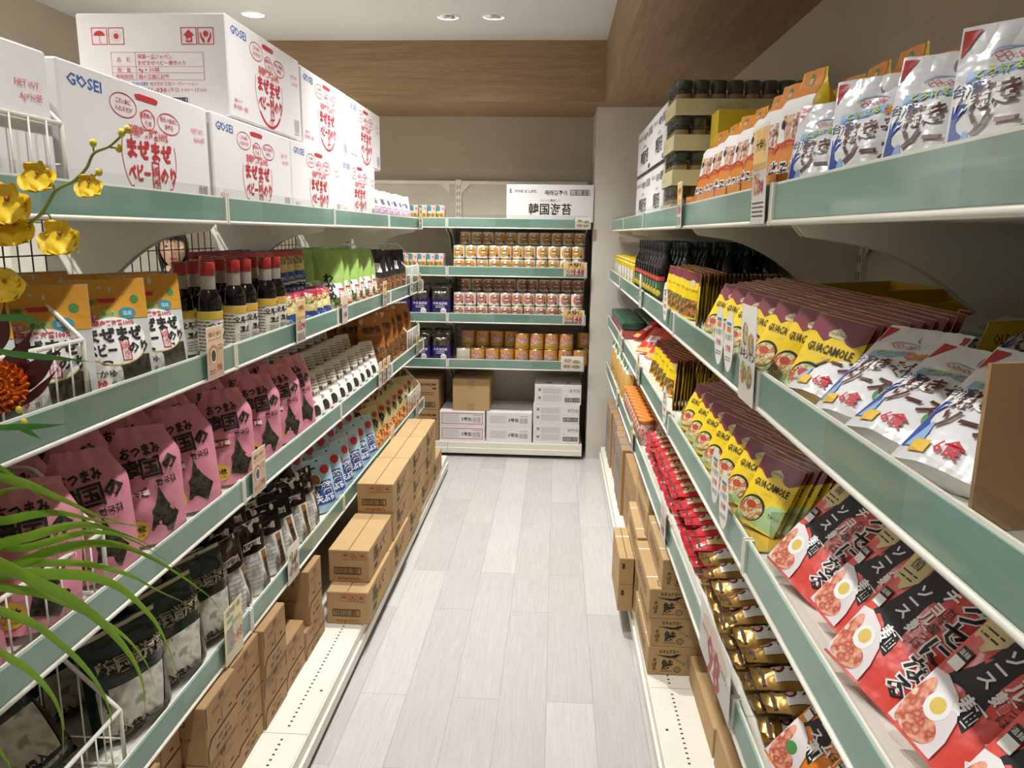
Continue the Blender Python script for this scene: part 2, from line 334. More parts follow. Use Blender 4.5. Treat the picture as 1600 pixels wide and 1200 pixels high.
def bay_meshes(D, zs, fy, top, grid_from, deck=.10, w=.9, gh=.022):
    P = []
    for k, L in enumerate(zs):
        b = MB(); b.box(-w/2+.001, w/2-.001, .007, D-.01, L+.006, L+.03, IVORY)
        r, g = rail(L, k*7+int(D*100), GREEN, w, gh); P.append(('shelf_board', b.mesh('shelf_board'), [('price_rail', r, 0), ('clear_guard', g, 0)]))
        bm = bracket(L+.006, D-.02)
        P.append(('bracket', bm, 'L')); P.append(('bracket', bm, 'R'))
    b = MB()
    b.box(-w/2+.001, -w/2+.041, D-.02, D+.02, 0, top, IVORY)
    z = .2
    while z < top-.03:
        for sx in (-.008, .008): b.box(-w/2+.021+sx-.002, -w/2+.021+sx+.002, D-.0206, D-.02, z, z+.022, BLACK)
        z += .045
    P.append(('upright', b.mesh('upright'), None))
    b = MB(); pt = grid_from or top-.01; b.box(-w/2+.042, w/2-.001, D-.004, D+.008, .10, pt, PANEL); P.append(('back_panel', b.mesh('back_panel'), None))
    if not grid_from:
        b = MB(); b.box(-w/2+.042, w/2-.001, D-.012, D+.008, top-.03, top-.008, IVORY)
        for sx in (-1, 1): b.prism([(0, 0), (-.06, 0), (0, -.06)], lambda a, c, s, sx=sx: (sx*(w/2-.042+a), D-.013-.002*s, top-.03+c), IVORY)
        P.append(('top_rail', b.mesh('top_rail'), None))
    else:
        b = MB(); z = pt
        while z < top:
            b.tube([(-w/2+.03, D, z), (w/2-.001, D, z)], .002, DARKWIRE, 5); z += .085
        x = -w/2+.06
        while x < w/2-.03: b.tube([(x, D-.003, pt), (x, D-.003, top-.03)], .002, DARKWIRE, 5); x += .0475
        P.append(('wire_grid', b.mesh('wire_grid'), None))
    b = MB(); b.box(-w/2+.001, w/2-.001, fy+.004, D, deck-.02, deck, IVORY)
    b.box(-w/2+.001, w/2-.001, fy, fy+.02, deck-.045, deck-.004, IVORY); b.box(-w/2+.001, w/2-.001, fy-.008, fy+.006, deck-.075, deck-.04, IVORY)
    x = -w/2+.03
    while x < w/2-.02: b.box(x, x+.006, fy+.062, fy+.069, deck-.0003, deck+.0003, BLACK); x += .0205
    for x in (-.25, .2): b.box(x, x+.008, fy+.022, fy+.03, deck-.0003, deck+.0003, BLACK)
    P.append(('base_deck', b.mesh('base_deck'), None))
    b = MB(); b.box(-w/2+.001, w/2-.001, fy+.05, fy+.06, .002, deck-.02, mat('dark_toe_kick', '#4a443c', .7)); P.append(('kick_plate', b.mesh('kick_plate'), None))
    return P
def put_bay(P, name, label, group, loc, rz, w=.9):
    root = link(name, None); root.location = loc; root.rotation_euler.z = rz; tag(root, label, 'shelves', group)
    for n, me, sub in P:
        o = link(n, me, root)
        if sub == 'L': o.location.x = -w/2+.012
        elif sub == 'R': o.location.x = w/2-.012
        elif sub:
            for sn, sm, _ in sub: link(sn, sm, o)
    return root
XL, XR, YB = -.806, .336, 4.85
ZL = (1.495, 1.134, .775, .409); ZR = (1.50, 1.2015, .908, .6055); ZB = (1.508, 1.2035, .9024, .5993)
TL, TR, TB = [z+.0306 for z in ZL], [z+.0306 for z in ZR], [z+.0306 for z in ZB]
PL = bay_meshes(.45, ZL, -.143, 1.80, 1.16); PR = bay_meshes(.50, ZR, -.016, 1.52, None); PB = bay_meshes(.43, ZB, 0, 1.835, None)
for k in range(5):
    y = .93-.9+.45+.9*k
    put_bay(PL, 'shelving_bay', f'ivory shelving bay with wire grid back, {ORD[k]} from the flowers', 'bays of the wire-backed shelving', (XL, y, 0), RL)
    put_bay(PR, 'shelving_bay', f'ivory shelving bay against the side wall, {ORD[4-k]} bay counted from the wallpapered pier', 'bays along the side wall', (XR, .782+.9*k, 0), RR)
put_bay(PB, 'shelving_bay', 'ivory shelving bay at the back holding tinned fruit, ending at the pier', 'bays along the back wall', (-.254, YB, 0), 0)
put_bay(PB, 'shelving_bay', 'ivory shelving bay at the back holding small cartons and purple coffee bags', 'bays along the back wall', (-1.154, YB, 0), 0)

# the other face of the wire-backed shelving: boards and rails towards the next aisle
PF = [p for p in PL if p[0] in ('shelf_board', 'base_deck', 'kick_plate')]
for k in range(5): put_bay(PF, 'shelving_bay', f'far face of the ivory shelving seen through the wire grid, {ORD[k]} bay from the flowers', 'bays facing the next aisle', (XL-.45-.01-.45-.012, .03+.45+.9*k, 0), RR)
# ------------------------------------------------------------------ builders for packs
def smooth(a, b, x): t = max(0, min(1, (x-a)/(b-a))); return t*t*(3-2*t)
def pouch(w, h, t, front, prof='stand', wr=.0012, seed=0, nu=14, nv=18, back=None, tw=1, bend=0, pw=2.4, edge=None):
    """a flexible pack standing on its lower edge; returns the builder with its map set to the front face"""
    def A(v):
        if prof == 'stand': return (.8+.2*smooth(0, .15, v)) * (1-smooth(.15, .93, v)**1.15) + .02
        if prof == 'pillow': return max(.015, math.sin(PI*min(1, max(0, (v-.05)/.9))))**.6
        if prof == 'block': return smooth(-.02, .1, v)*.95*(1-smooth(.72, .93, v)) + .02
        if prof == 'gable': return (.95*(1-smooth(.70, 1.0, v))) + .03
        return max(.12, math.sin(PI*min(1, max(0, (v-.03)/.94))))**.35
    def wid(v): return 1-(1-tw)*smooth(.72, 1, v)
    def pt(x, z, e, sg=-1):
        u = x/w; v = z/h; m = max(0, 1-abs(2*u)**4)
        n = noise.noise(Vector((x*34+seed*3.1, z*22+seed, sg*1.7)))*1.1 + .9*noise.noise(Vector((x*48, z*40+seed*5, seed)))*smooth(.45, 1, v)
        d = t/2*A(v)*max(0, 1-abs(2*u)**pw) + wr*n*m + e
        return (x*wid(v), sg*d + bend*v*v, z)
    b = MB(); b.wr = wr
    b.grid(lambda u, v: pt((u-.5)*w, v*h, 0), nu, nv, front)
    b.grid(lambda u, v: pt((.5-u)*w, v*h, 0, 1), nu, nv, back or front)
    b.add([pt((i/nu-.5)*w, 0, 0) for i in range(nu+1)]+[pt((i/nu-.5)*w, 0, 0, 1) for i in range(nu+1)], [(i, nu+1+i, nu+2+i, i+1) for i in range(nu)], back or front)
    return b.on(lambda x, z, e: pt(x, z, e), min(w/nu, h/nv)*1.6)
def carton(L, D, H, m, bev=.003, tape=None, seam=True):
    b = MB(); b.box(-L/2, L/2, -D/2, D/2, 0, H, m, bev)
    b.on(FACE('T', L, D, H))
    if seam: b.rect(CARDEDGE, -L/2+.002, L/2-.002, -.0012, .0012)
    if tape: b.rect(tape, -L/2+.001, L/2-.001, -.026, .026)
    return b
def FACE(k, L, D, H):
    return {'F': lambda x, z, e: (x, -D/2-e, z), 'L': lambda x, z, e: (-L/2-e, -x, z), 'R': lambda x, z, e: (L/2+e, x, z),
            'B': lambda x, z, e: (-x, D/2+e, z), 'T': lambda x, z, e: (x, z, H+e)}[k]
def CYL(r): return lambda x, z, e: ((r+e)*math.sin(x/r), -(r+e)*math.cos(x/r), z)
def pict(b, m, x, z, s, kind):
    """shipping pictograms in a square frame"""
    b.frame(m, x-s/2, x+s/2, z-s/2, z+s/2, s*.05)
    if kind == 0:
        b.poly(m, [(x+.36*s*math.cos(a), z+.02*s+.3*s*math.sin(a)) for a in [PI*i/10 for i in range(11)]]); b.rect(m, x-.02*s, x+.02*s, z-.36*s, z+.05*s); b.ring(m, x+.06*s, z-.34*s, .08*s, .06*s, .035*s, 10, PI, 2*PI)
    elif kind == 1:
        b.ell(m, x, z, .17*s, .17*s, 16)
        for i in range(12):
            a = PI*i/6; c, q = math.cos(a), math.sin(a); b.poly(m, [(x+.24*s*c-.02*s*q, z+.24*s*q+.02*s*c), (x+.4*s*c, z+.4*s*q), (x+.24*s*c+.02*s*q, z+.24*s*q-.02*s*c)])
    elif kind == 2:
        b.poly(m, [(x, z+.38*s), (x-.36*s, z+.02*s), (x+.36*s, z+.02*s)]); b.rect(m, x-.2*s, x+.2*s, z-.36*s, z+.05*s); b.txt(WHT, 'UP', x, z-.2*s, .24*s, 0, .02)
    else:
        b.poly(m, [(x, z+.32*s), (x+.15*s, z+.22*s), (x+.15*s, z+.04*s), (x, z-.06*s), (x-.15*s, z+.04*s), (x-.15*s, z+.22*s)])
        for g in (-1, 1): b.poly(m, [(x+g*.3*s, z+.2*s), (x+g*.36*s, z+.2*s), (x+g*.34*s, z-.1*s), (x+g*.18*s, z-.38*s), (x+g*.06*s, z-.38*s), (x+g*.12*s, z-.18*s), (x+g*.26*s, z-.04*s)])
# ------------------------------------------------------------------ white seaweed cartons on the top shelf
BOXW = mat('white_carton', '#e7e3e2', .55, var=.02, scale=5)
BLUE = mat('blue_ink', '#3d5fa8', .55, var=.03)
BLUE2 = mat('navy_ink', '#2b3a5e', .55, var=.03)
def gosei():
    L, D, H = .54, .39, .246
    b = carton(L, D, H, BOXW, .004); b.on(FACE('F', L, D, H))
    b.txt(BLUE, 'GOSEI', -.197, H-.030, .029, 0, .018, width=.100); b.ell(BLUE, -.2155, H-.024, .0035, .004)
    X = .005
    b.ring(RED, X, .104, .104, .100, .0026, 44, PI*.90, PI*2.10); b.ring(RED, X, .103, .101, .099, .0075, 24, PI*1.22, PI*1.78)
    for cx, cz, rx, rz, t in ((X-.085, .196, .046, .024, ('これ1本に', '入れるだけ')), (X, .180, .027, .021, ('国産焼のり', '使用')), (X+.083, .183, .047, .023, ('毎日の食卓に', '栄養を'))):
        b.ring(RED, cx, cz, rx, rz, .0022, 28)
        b.txt(RED, t[0], cx, cz+.008, .012, 0, .01); b.txt(RED, t[1], cx, cz-.007, .012, 0, .01)
    b.poly(RED, [(X-.038, .216), (X+.038, .216), (X+.044, .225), (X+.028, .228), (X-.028, .228), (X-.044, .225)])
    b.txt(PALERED, '韓国産若海苔100%', X, .152, .024, 0, .03, width=.150)
    b.txt(RED, 'まぜまぜ', X, .117, .044, 0, .035, width=.172)
    b.txt(RED, 'ベビー', X-.046, .070, .038, 0, .035, width=.080); b.frame(RED, X+.001, X+.030, .030, .096, .003); b.vtxt(RED, '焼き', X+.0155, .063, .027, 0, .01); b.txt(RED, 'のり', X+.066, .070, .040, 0, .035, width=.066)
    b.frame(RED, X-.008, X+.020, .004, .028, .002); b.vtxt(RED, '海苔', X+.006, .015, .011)
    b.txt(RED, '焼きのり', -.220, .045, .012); b.txt(RED, '要冷暗所・保管', -.205, .029, .013)
    b.txt(PALERED, 'NET WT.:', .218, .185, .015); b.txt(PALERED, '4g×30袋', .222, .165, .015)
    b.bars(GREYINK, .205, .250, .022, .060, 14); b.lines(GREYINK, .205, .25, .012, .02, 1)
    # the end towards the camera
    b.on(FACE('L', L, D, H))
    for i, k in enumerate((0, 1)): pict(b, RED, -.135+.044*i, H-.055, .041, k)
    for i, k in enumerate((2, 3)): pict(b, RED, .098+.044*i, H-.055, .041, k)
    x0, x1, xm = -.108, .132, -.045
    for z in (.152, .118, .103, .086): b.rect(RED, x0, x1, z, z+.0008)
    for x in (x0, xm, x1): b.rect(RED, x-.0005, x+.0005, .086, .1528)
    for t, z in (('品　名', .135), ('数　量', .110), ('賞味期限', .094)): b.txt(RED, t, (x0+xm)/2, z, .012)
    for t, z, wd in (('宋家一品ジャパン', .142, .09), ('まぜまぜベビー焼きのり', .127, .125), ('4g × 30袋', .110, .055), ('箱の正面に記載', .094, .08)): b.txt(RED, t, xm+.006+wd/2, z, .012, 0, .008, width=wd)
    b.txt(RED, '輸入者：', -.085, .077, .010); b.txt(BLUE, 'GOSEI', -.040, .077, .011, 0, .015, width=.045); b.txt(RED, '株式会社 五星コーポレーション', .052, .077, .010, width=.125)
    b.rect(RED, -.103, -.080, .055, .068); b.ring(WHT, -.0965, .0615, .005, .005, .0015, 12); b.ring(WHT, -.0865, .0615, .005, .005, .0015, 12)
    b.txt(RED, '0120-046-030', -.022, .0615, .016, 0, .015, width=.108); b.txt(RED, '(平日 9:00〜17:00)', .086, .061, .012, width=.1)
    b.frame(BLACK, -.055, .085, .012, .044, .002); b.bars(BLACK, -.05, .08, .014, .042, 40, 5)
    return b.mesh('seaweed_carton')
GK = Kind('seaweed_carton', 'carton', gosei())
for i, y in enumerate((.978, 1.543, 2.105, 2.655, 3.205)):
    t = ('lying behind the white wire guard, only its end showing', 'second in the lower layer, beside the wire guard', 'third in the lower layer, under the first upper one', 'fourth in the lower layer', 'last in the lower layer, beside the small white pouches')[i]
    GK.put('white seaweed carton with red print, ' + t, 'white cartons on the top shelf', (-1.028, y, TL[0]), RL+jit(.003), 0, 0, (1, 1, .955))
for i, y in enumerate((2.245, 2.80, 3.36)):
    t = ('first in the upper layer, its printed end showing', 'middle one of the upper layer', 'last in the upper layer, lower than the bulkhead')[i]
    GK.put('white seaweed carton with red print, ' + t, 'white cartons on the top shelf', (-1.036-.019*(i < 1), y, TL[0]+.2355+.007*(i < 1)), RL+jit(.003))
# small white pouches at the far end of the top shelf
def white_small():
    b = pouch(.11, .15, .05, mat('white_foil', '#dedbd8', .3, var=.05), seed=3)
    b.rect(speck('white_pouch_print', ['#d8d4ce', '#8a96b8', '#c65b55', '#efe9e0'], 60), -.045, .045, .02, .07); b.txt(BLUE2, '海苔', 0, .095, .03, 0, .02)
    return b.mesh('seaweed_pouch')
WS = Kind('seaweed_pouch', 'pouch', white_small())
n = 0
for r in range(3):
    for k in range(6):
        n += 1; WS.put(f'small white seaweed pouch on the top shelf, {ORD[k]} in the {("front", "middle", "rear")[r]} file', 'small white pouches on the top shelf', (-.86-.075*r, 3.58+.145*k+jit(.01), TL[0]), RL-.5+jit(.15), -.2)
# ------------------------------------------------------------------ second shelf: orange topped rice seasoning pouches
ORANGE = mat('orange_matt_film', '#d99a35', .45, var=.06)
CLOUD = mat('frosted_clear_film', '#c9ccc8', .3, var=.06)
NORI = speck('chopped_seaweed', ['#14130f', '#26281d', '#4a4436', '#161a12'], 90)
RICE = speck('white_rice_photo', ['#efece2', '#cfcabd', '#f6f4ee'], 60)
GRN = mat('green_print', '#4f8f4a', .5); TEALP = mat('teal_print', '#3f8fa0', .5); PINKP = mat('pink_print', '#d77b86', .5); LIME = mat('lime_print', '#9fc06a', .5)
def maze(seed):
    w, h = .135, .185; b = pouch(w, h, .055, CLOUD, seed=seed, wr=.002)
    b.rows(ORANGE, .118, h-.001, lambda v: -w/2+.0005, lambda v: w/2-.0005)
    b.ell(PINKP, -.036, .124, .017, .010); b.ell(LIME, -.002, .127, .015, .008); b.ell(TEALP, .030, .127, .015, .010)
    b.txt(WHT, 'そのまま', -.036, .124, .008); b.txt(BLACK, '焼のり', -.002, .127, .007); b.txt(WHT, '国産', .03, .127, .008)
    b.poly(RED, [(-.012, .146), (.012, .146), (.016, .153), (-.016, .153)]); b.ell(GRN, .046, .150, .007, .007); b.txt(GRN, '宋家', -.03, .147, .012, 0, .02)
    b.rows(NORI, .008, .056, lambda v: .004-.004*v, lambda v: .058-.002*v); b.ell(RICE, -.028, .030, .030, .026); b.ell(NORI, -.048, .034, .007, .004); b.ell(NORI, -.02, .048, .009, .004)
    b.ell(WHT, .0, .082, .054, .040); b.ring(GOLD, 0, .082, .054, .040, .002, 30, PI, 2*PI)
    b.txt(RED, '韓国産若海苔100%', .0, .112, .010, 0, .03, width=.075)
    b.txt(BLACK, 'まぜまぜ', .002, .093, .026, 0, .045, width=.092); b.txt(BLACK, 'ベビー', -.025, .069, .022, 0, .045, width=.046); b.frame(RED, .005, .021, .049, .085, .0018); b.vtxt(RED, '焼き', .013, .067, .015); b.txt(BLACK, 'のり', .036, .070, .021, 0, .04)
    b.txt(BLACK, 'おかゆ', -.028, .030, .014, 0, .02); b.txt(RED, '90', -.032, .014, .016, 0, .05); b.txt(BLACK, '食', -.014, .013, .010)
    return b.mesh('seasoning_pouch')
MZ = [Kind('seasoning_pouch', 'pouch', maze(s)) for s in (1, 2, 5)]
spots = [(-.872, 1.42, .60), (-.882, 1.59, .55), (-.96, 1.665, .5), (-.885, 1.235, .95), (-.90, 1.08, .5), (-.90, .92, .4), (-1.02, 1.36, .6), (-1.04, 1.53, .5), (-1.02, 1.18, .7), (-1.02, 1.02, .5), (-1.13, 1.46, .55), (-1.13, 1.28, .6), (-1.13, 1.10, .6), (-1.15, 1.62, .4)]
MT = ['closest to the wire guard on its far side', 'between the guard pouch and the red capped bottles', 'half hidden against the red capped bottles', 'turned sideways inside the wire guard', 'second inside the wire guard', 'third inside the wire guard']
for i, (x, y, a) in enumerate(spots):
    MZ[i % 3].put('orange topped seaweed seasoning pouch, ' + (MT[i] if i < 6 else f'{ORD[i-6]} in the shaded rear rows'), 'orange topped pouches', (x, y, TL[1]), RL-a+jit(.06), -.09, 0, 1.18)
# red capped bottles
def bottle():
    DARK = mat('dark_sauce', '#15100e', .08, var=.1); LAB = mat('cream_bottle_label', '#e6e0d2', .5); YEL = mat('label_yellow', '#d9b23c', .5); SEAL = mat('beige_neck_seal', '#9c9284', .25, var=.2, scale=60, stretch=(1, 1, .2)); CAP = mat('red_shrink_cap', '#a32c2c', .3, var=.15, scale=60, stretch=(1, 1, .3))
    a = MB(); a.lathe([(.024, 0), (.0262, .003), (.0262, .128), (.0245, .140), (.017, .152), (.0145, .158), (.0145, .162)], DARK, 20)
    c = MB(); c.lathe([(.0150, .185), (.0165, .186), (.0165, .212), (.0155, .214)], CAP, 18)
    d = MB(); d.lathe([(.0152, .155), (.0155, .157), (.0155, .185)], SEAL, 18, caps=False)
    l = MB(); l.lathe([(.0266, .012), (.0267, .013), (.0267, .108), (.0266, .109)], LAB, 20, caps=False)
    l.on(CYL(.0268), .006); l.rect(YEL, -.07, .07, .092, .108); l.ell(RED, .012, .098, .006, .006); l.txt(RED, '참', .012, .098, .007)
    l.txt(BLACK, '오뚜기', -.006, .076, .018, 0, .03); l.txt(BLACK, '고소한', .006, .054, .017, 0, .035); l.lines(GREYINK, -.018, .02, .018, .042, 4); l.lines(BROWNINK, -.058, -.028, .02, .09, 9)
    return [('bottle_body', a.mesh('bottle_body'), None), ('cap', c.mesh('cap'), 'red shrink-wrapped cap'), ('neck_seal', d.mesh('neck_seal'), None), ('front_label', l.mesh('front_label'), 'cream paper label with black lettering')]
BT = Kind('sauce_bottle', 'bottle', bottle())
for r in range(5):
    for k in range(7):
        if (r, k) in ((0, 1), (0, 4)) or (r > 1 and 1.80+.0735*k < (.85+.07*r)*2.08): continue
        BT.put(f'dark sauce bottle with red cap, {ORD[k]} along {("the front row", "the second row", "the third row", "the fourth row", "the fifth row", "the rear row")[r]}', 'red capped sauce bottles', (-.850-.070*r, 1.80+.0735*k, TL[1]), RL-.25+jit(.2), 0, 0, 1.12)
# blue display boxes of noodle-soup sachets with loose sachets in front
NAVY = mat('navy_display_card', '#26356f', .5, var=.05)
def disp():
    L, D, H = .085, .10, .115; b = carton(L, D, H-.03, NAVY, .001, seam=False); b.on(FACE('F', L, D, H))
    b.poly(mat('pale_grey_print', '#c9c8c8', .5), [(-.03, .082), (-.028, .055), (-.018, .045), (.018, .045), (.028, .055), (.03, .082), (.014, .082), (.0, .066), (-.014, .082)]); b.txt(WHT, 'うどん', -.008, .02, .016, .1, .02)
    return b.mesh('display_box')
FOODA = speck('noodle_photo', ['#d9c27a', '#6f8a3c', '#e8d9a0', '#b9572f', '#3e5a2a'], 70)
REDF = mat('red_foil_film', '#b83a35', .28, var=.1)
def udon(seed):
    b = pouch(.075, .125, .03, mat('blue_foil_film', '#3450a0', .3, var=.1), seed=seed, wr=.0025, prof='pillow')
    b.rows(REDF, .103, .1235, lambda v: -.037, lambda v: .037); b.rows(FOODA, .048, .103, lambda v: -.036, lambda v: .036); b.ell(mat('pale_yellow_print', '#e6d28a', .5), .0, .06, .03, .014); b.txt(GRN, 'うどん', 0, .085, .018, .3, .04); b.txt(WHT, '白だし', 0, .025, .014, 0, .03); b.rows(WHT, .004, .012, lambda v: -.036, lambda v: .036)
    return b.mesh('soup_sachet')
DB = Kind('display_box', 'box', disp()); UD = [Kind('soup_sachet', 'sachet', udon(s)) for s in (1, 4)]
for k in range(6):
    y = 2.37+.088*k
    for r in range(2):
        DB.put(f'navy display box of soup sachets, {ORD[k]} from the bottles in the {("front", "rear")[r]} line', 'navy display boxes', (-1.0-.125*r, y, TL[1]+.03), RL-.1)
        for q in range(2): UD[(k+q) % 2].put(f'red topped soup sachet, {("front", "back")[q]} one in the {ORD[k]} {("front", "rear")[r]} navy box', 'soup sachets in the navy boxes', (-.976-.125*r-.042*q, y+jit(.006), TL[1]+.122), RL-.35+jit(.2), -.12+.1*q)
b = MB(); b.box(-.28, .28, -.12, .12, 0, .0295, CARD)
tag(link('cardboard_riser', b.mesh('cardboard_riser')), 'low brown cardboard riser under the navy display boxes', 'riser').location = (-1.065, 2.59, TL[1]); COL.objects['cardboard_riser'].rotation_euler.z = RL
for i in range(10):
    UD[i % 2].put(f'loose blue and yellow soup sachet at the shelf edge, {ORD[i]} from the red capped bottles', 'loose soup sachets at the shelf edge', (-.853-.03*(i % 2), 2.36+.044*i, TL[1]+.002), RL-.7+jit(.5), -.25+jit(.1), jit(.15), .9)
# green pouches, black pouches, small pouches at the far end
def green_p(seed):
    b = pouch(.095, .24, .05, mat('light_green_film', '#9dbb63', .3, var=.12, scale=14), seed=seed, wr=.003, tw=.8)
    b.rows(WHT, .06, .115, lambda v: -.046, lambda v: .046-.02*v); b.vtxt(BLACK, 'わかめ', -.02, .10, .038, .1, .04); b.rect(RED, .012, .036, .02, .095); b.vtxt(WHT, '韓国風', .024, .058, .02, 0, .03); b.rect(speck('wakame_photo', ['#27301c', '#58683a', '#c9c2a4'], 70), -.045, .01, .008, .055)
    return b.mesh('seaweed_soup_pouch')
GP = [Kind('seaweed_soup_pouch', 'pouch', green_p(s)) for s in (2, 6)]
for r in range(3):
    for k in range(6): GP[(k+r) % 2].put(f'light green soup pouch, {ORD[k]} from the navy boxes in the {("front", "middle", "rear")[r]} rank', 'tall green pouches', (-.87-.12*r, 2.92+.115*k, TL[1]), RL-.75+jit(.12), -.12+jit(.05), jit(.05))
def black_p():
    b = pouch(.10, .22, .04, mat('black_matt_film', '#2d2a28', .3, var=.1), seed=8, wr=.002); b.rect(speck('dark_food_photo', ['#5a3a26', '#a5643a', '#2a1c14', '#c9b08a'], 60), -.04, .04, .015, .09); b.txt(WHT, '黒', 0, .14, .05, 0, .03); b.rows(mat('silver_edge', '#b9b6b0', .3), .001, .01, lambda v: -.049, lambda v: .049)
    return b.mesh('snack_pouch')
BP = Kind('snack_pouch', 'pouch', black_p())
for r in range(2):
    for k in range(5): BP.put(f'black snack pouch, {ORD[k]} from the green pouches in {("front", "the rear")[r]}', 'black pouches by the guard', (-.87-.13*r, 3.66+.13*k, TL[1]), RL-.85+jit(.1), -.2, jit(.04))
# ------------------------------------------------------------------ third shelf: pink seaweed bags
PINK = mat('pink_film', '#d98b9a', .32, var=.05)
PINKD = mat('yellow_seal_print', '#d9b13a', .45)
def pink(seed):
    w, h = .155, .255; b = pouch(w, h, .075, PINK, 'gable', seed=seed, wr=.0065, tw=.62, nu=18, nv=24, pw=3)
    b.txt(BLACK, 'おつまみ', -.01, .205, .026, .12, .04, width=.085); b.txt(BLACK, '韓', -.040, .163, .052, .12, .018); b.txt(BLACK, '国', .006, .168, .050, .12, .018); b.txt(BLACK, 'の', .046, .176, .04, .12, .04); b.txt(BLACK, '한국김', .035, .135, .016, .12, .03)
    b.poly(mat('dark_red_print', '#a02c28', .5), [(-.05, .098), (-.002, .104), (-.004, .126), (-.052, .120)]); b.txt(WHT, '明太子味', -.027, .112, .014, .12, .03)
    b.poly(NORI, [(.018, .125), (.034, .088), (.058, .060), (.040, .022), (-.004, .030), (.002, .060), (.0, .074), (.010, .086)])
    b.ell(PINKD, -.030, .035, .023, .022); b.txt(BLACK, '60枚', -.030, .038, .017, 0, .02); b.txt(BLACK, '8切60枚', -.03, .024, .008)
    return b.mesh('seaweed_bag')
PK = [Kind('seaweed_bag', 'bag', pink(s)) for s in (1, 3, 7, 9)]
PY = [1.12, 1.315, 1.50, 1.69, 1.90, 2.11, 2.30, 2.46]
PD = ['seen through the wire guard', 'right beside the wire guard', 'second beyond the wire guard', 'third beyond the wire guard', 'fourth beyond the wire guard', 'behind the pale flavour card', 'last but one before the white packs', 'standing against the white packs']
for k, y in enumerate(PY):
    PK[k % 4].put('pink seaweed bag in the front row, ' + PD[k], 'pink bags in the front row', (-.866-.012*(k % 2), y, TL[2]), RL-.80+jit(.16), -.12+jit(.05), jit(.09))
    for r in (1, 2): PK[(k+r) % 4].put(f'pink seaweed bag in shade, {ORD[k]} from the flowers in the {("middle", "rear")[r-1]} row', 'pink bags in the shaded rows', (-.885-.125*r, y-.05+.03*r, TL[2]), RL-.6+jit(.2), -.05+jit(.04), jit(.05))
PK[1].put('pink seaweed bag with a yellow disc nearest the flowers', None, (-.872, .945, TL[2]), RL-.5, -.12); PK[2].put('pink seaweed bag lying low behind the palm leaves', None, (-.872, .78, TL[2]), RL-.35, -.2)
# white seaweed packs in rising ranks
PAPER = mat('cream_pack_film', '#d5cdbb', .45, var=.05)
def wpack(seed):
    w, h = .098, .17; b = pouch(w, h, .03, PAPER, 'flat', seed=seed, wr=.0015)
    b.rect(WHT, -.047, .047, .004, .082); b.ell(NORI, -.005, .030, .020, .024); b.ring(BLACK, -.016, .066, .010, .006, .0025, 16); b.txt(BLACK, '味', -.016, .066, .007)
    b.txt(BROWNINK, '韓国のり', 0, .095, .019, 0, .03, width=.082); b.lines(BROWNINK, -.036, .036, .108, .150, 4, .0013, seed); b.rect((RED, GRN)[seed % 2], .02, .046, .006, .018)
    return b.mesh('seaweed_pack')
WP = [Kind('seaweed_pack', 'pack', wpack(s)) for s in (1, 2)]
b = MB(); b.box(-.48, .48, -.16, .04, 0, .03, CARD2, .002); b.box(-.48, .48, .04, .2, 0, .075, CARD2, .002)
o = tag(link('stepped_riser', b.mesh('stepped_riser')), 'stepped cardboard riser under the white seaweed packs', 'riser'); o.location = (-1.02, 3.02, TL[2]); o.rotation_euler.z = RL
for r in range(3):
    for k in range(9): WP[(k+r) % 2].put(f'cream and white seaweed pack, {ORD[k]} from the pink bags in the {("front", "middle", "top rear")[r]} rank', 'cream seaweed packs', (-.845-.112*r, 2.58+.105*k, TL[2]+(.006, .034, .079)[r]), RL-.42+jit(.05), -.30)
KRAFT = mat('orange_kraft_film', '#a9672e', .4, var=.12, scale=10)
def kraft(seed):
    b = pouch(.14, .27, .07, KRAFT, 'stand', seed=seed, wr=.003, tw=.75, back=mat('cream_side_film', '#c9b286', .45))
    b.rows(mat('cream_print', '#d6c196', .5), .004, .12, lambda v: -.069, lambda v: .0-.05*v); b.rows(speck('dark_snack_photo', ['#4a2d1a', '#8a5a30', '#2a1a10', '#c49a5a'], 50), .02, .11, lambda v: -.01-.03*v, lambda v: .06); b.txt(BROWNINK, '焼海苔', .0, .20, .034, 0, .04); b.lines(BROWNINK, -.05, .05, .13, .17, 4)
    return b.mesh('snack_bag')
KF = [Kind('snack_bag', 'bag', kraft(s)) for s in (1, 5)]
for r in range(3):
    for k in range(5): KF[(k+r) % 2].put(f'orange brown snack bag, {ORD[k]} from the cream packs in the {("front", "middle", "rear")[r]} row', 'tall brown snack bags', (-.885-.11*r, 3.60+.17*k, TL[2]), RL-.9+jit(.15), -.06, jit(.06))
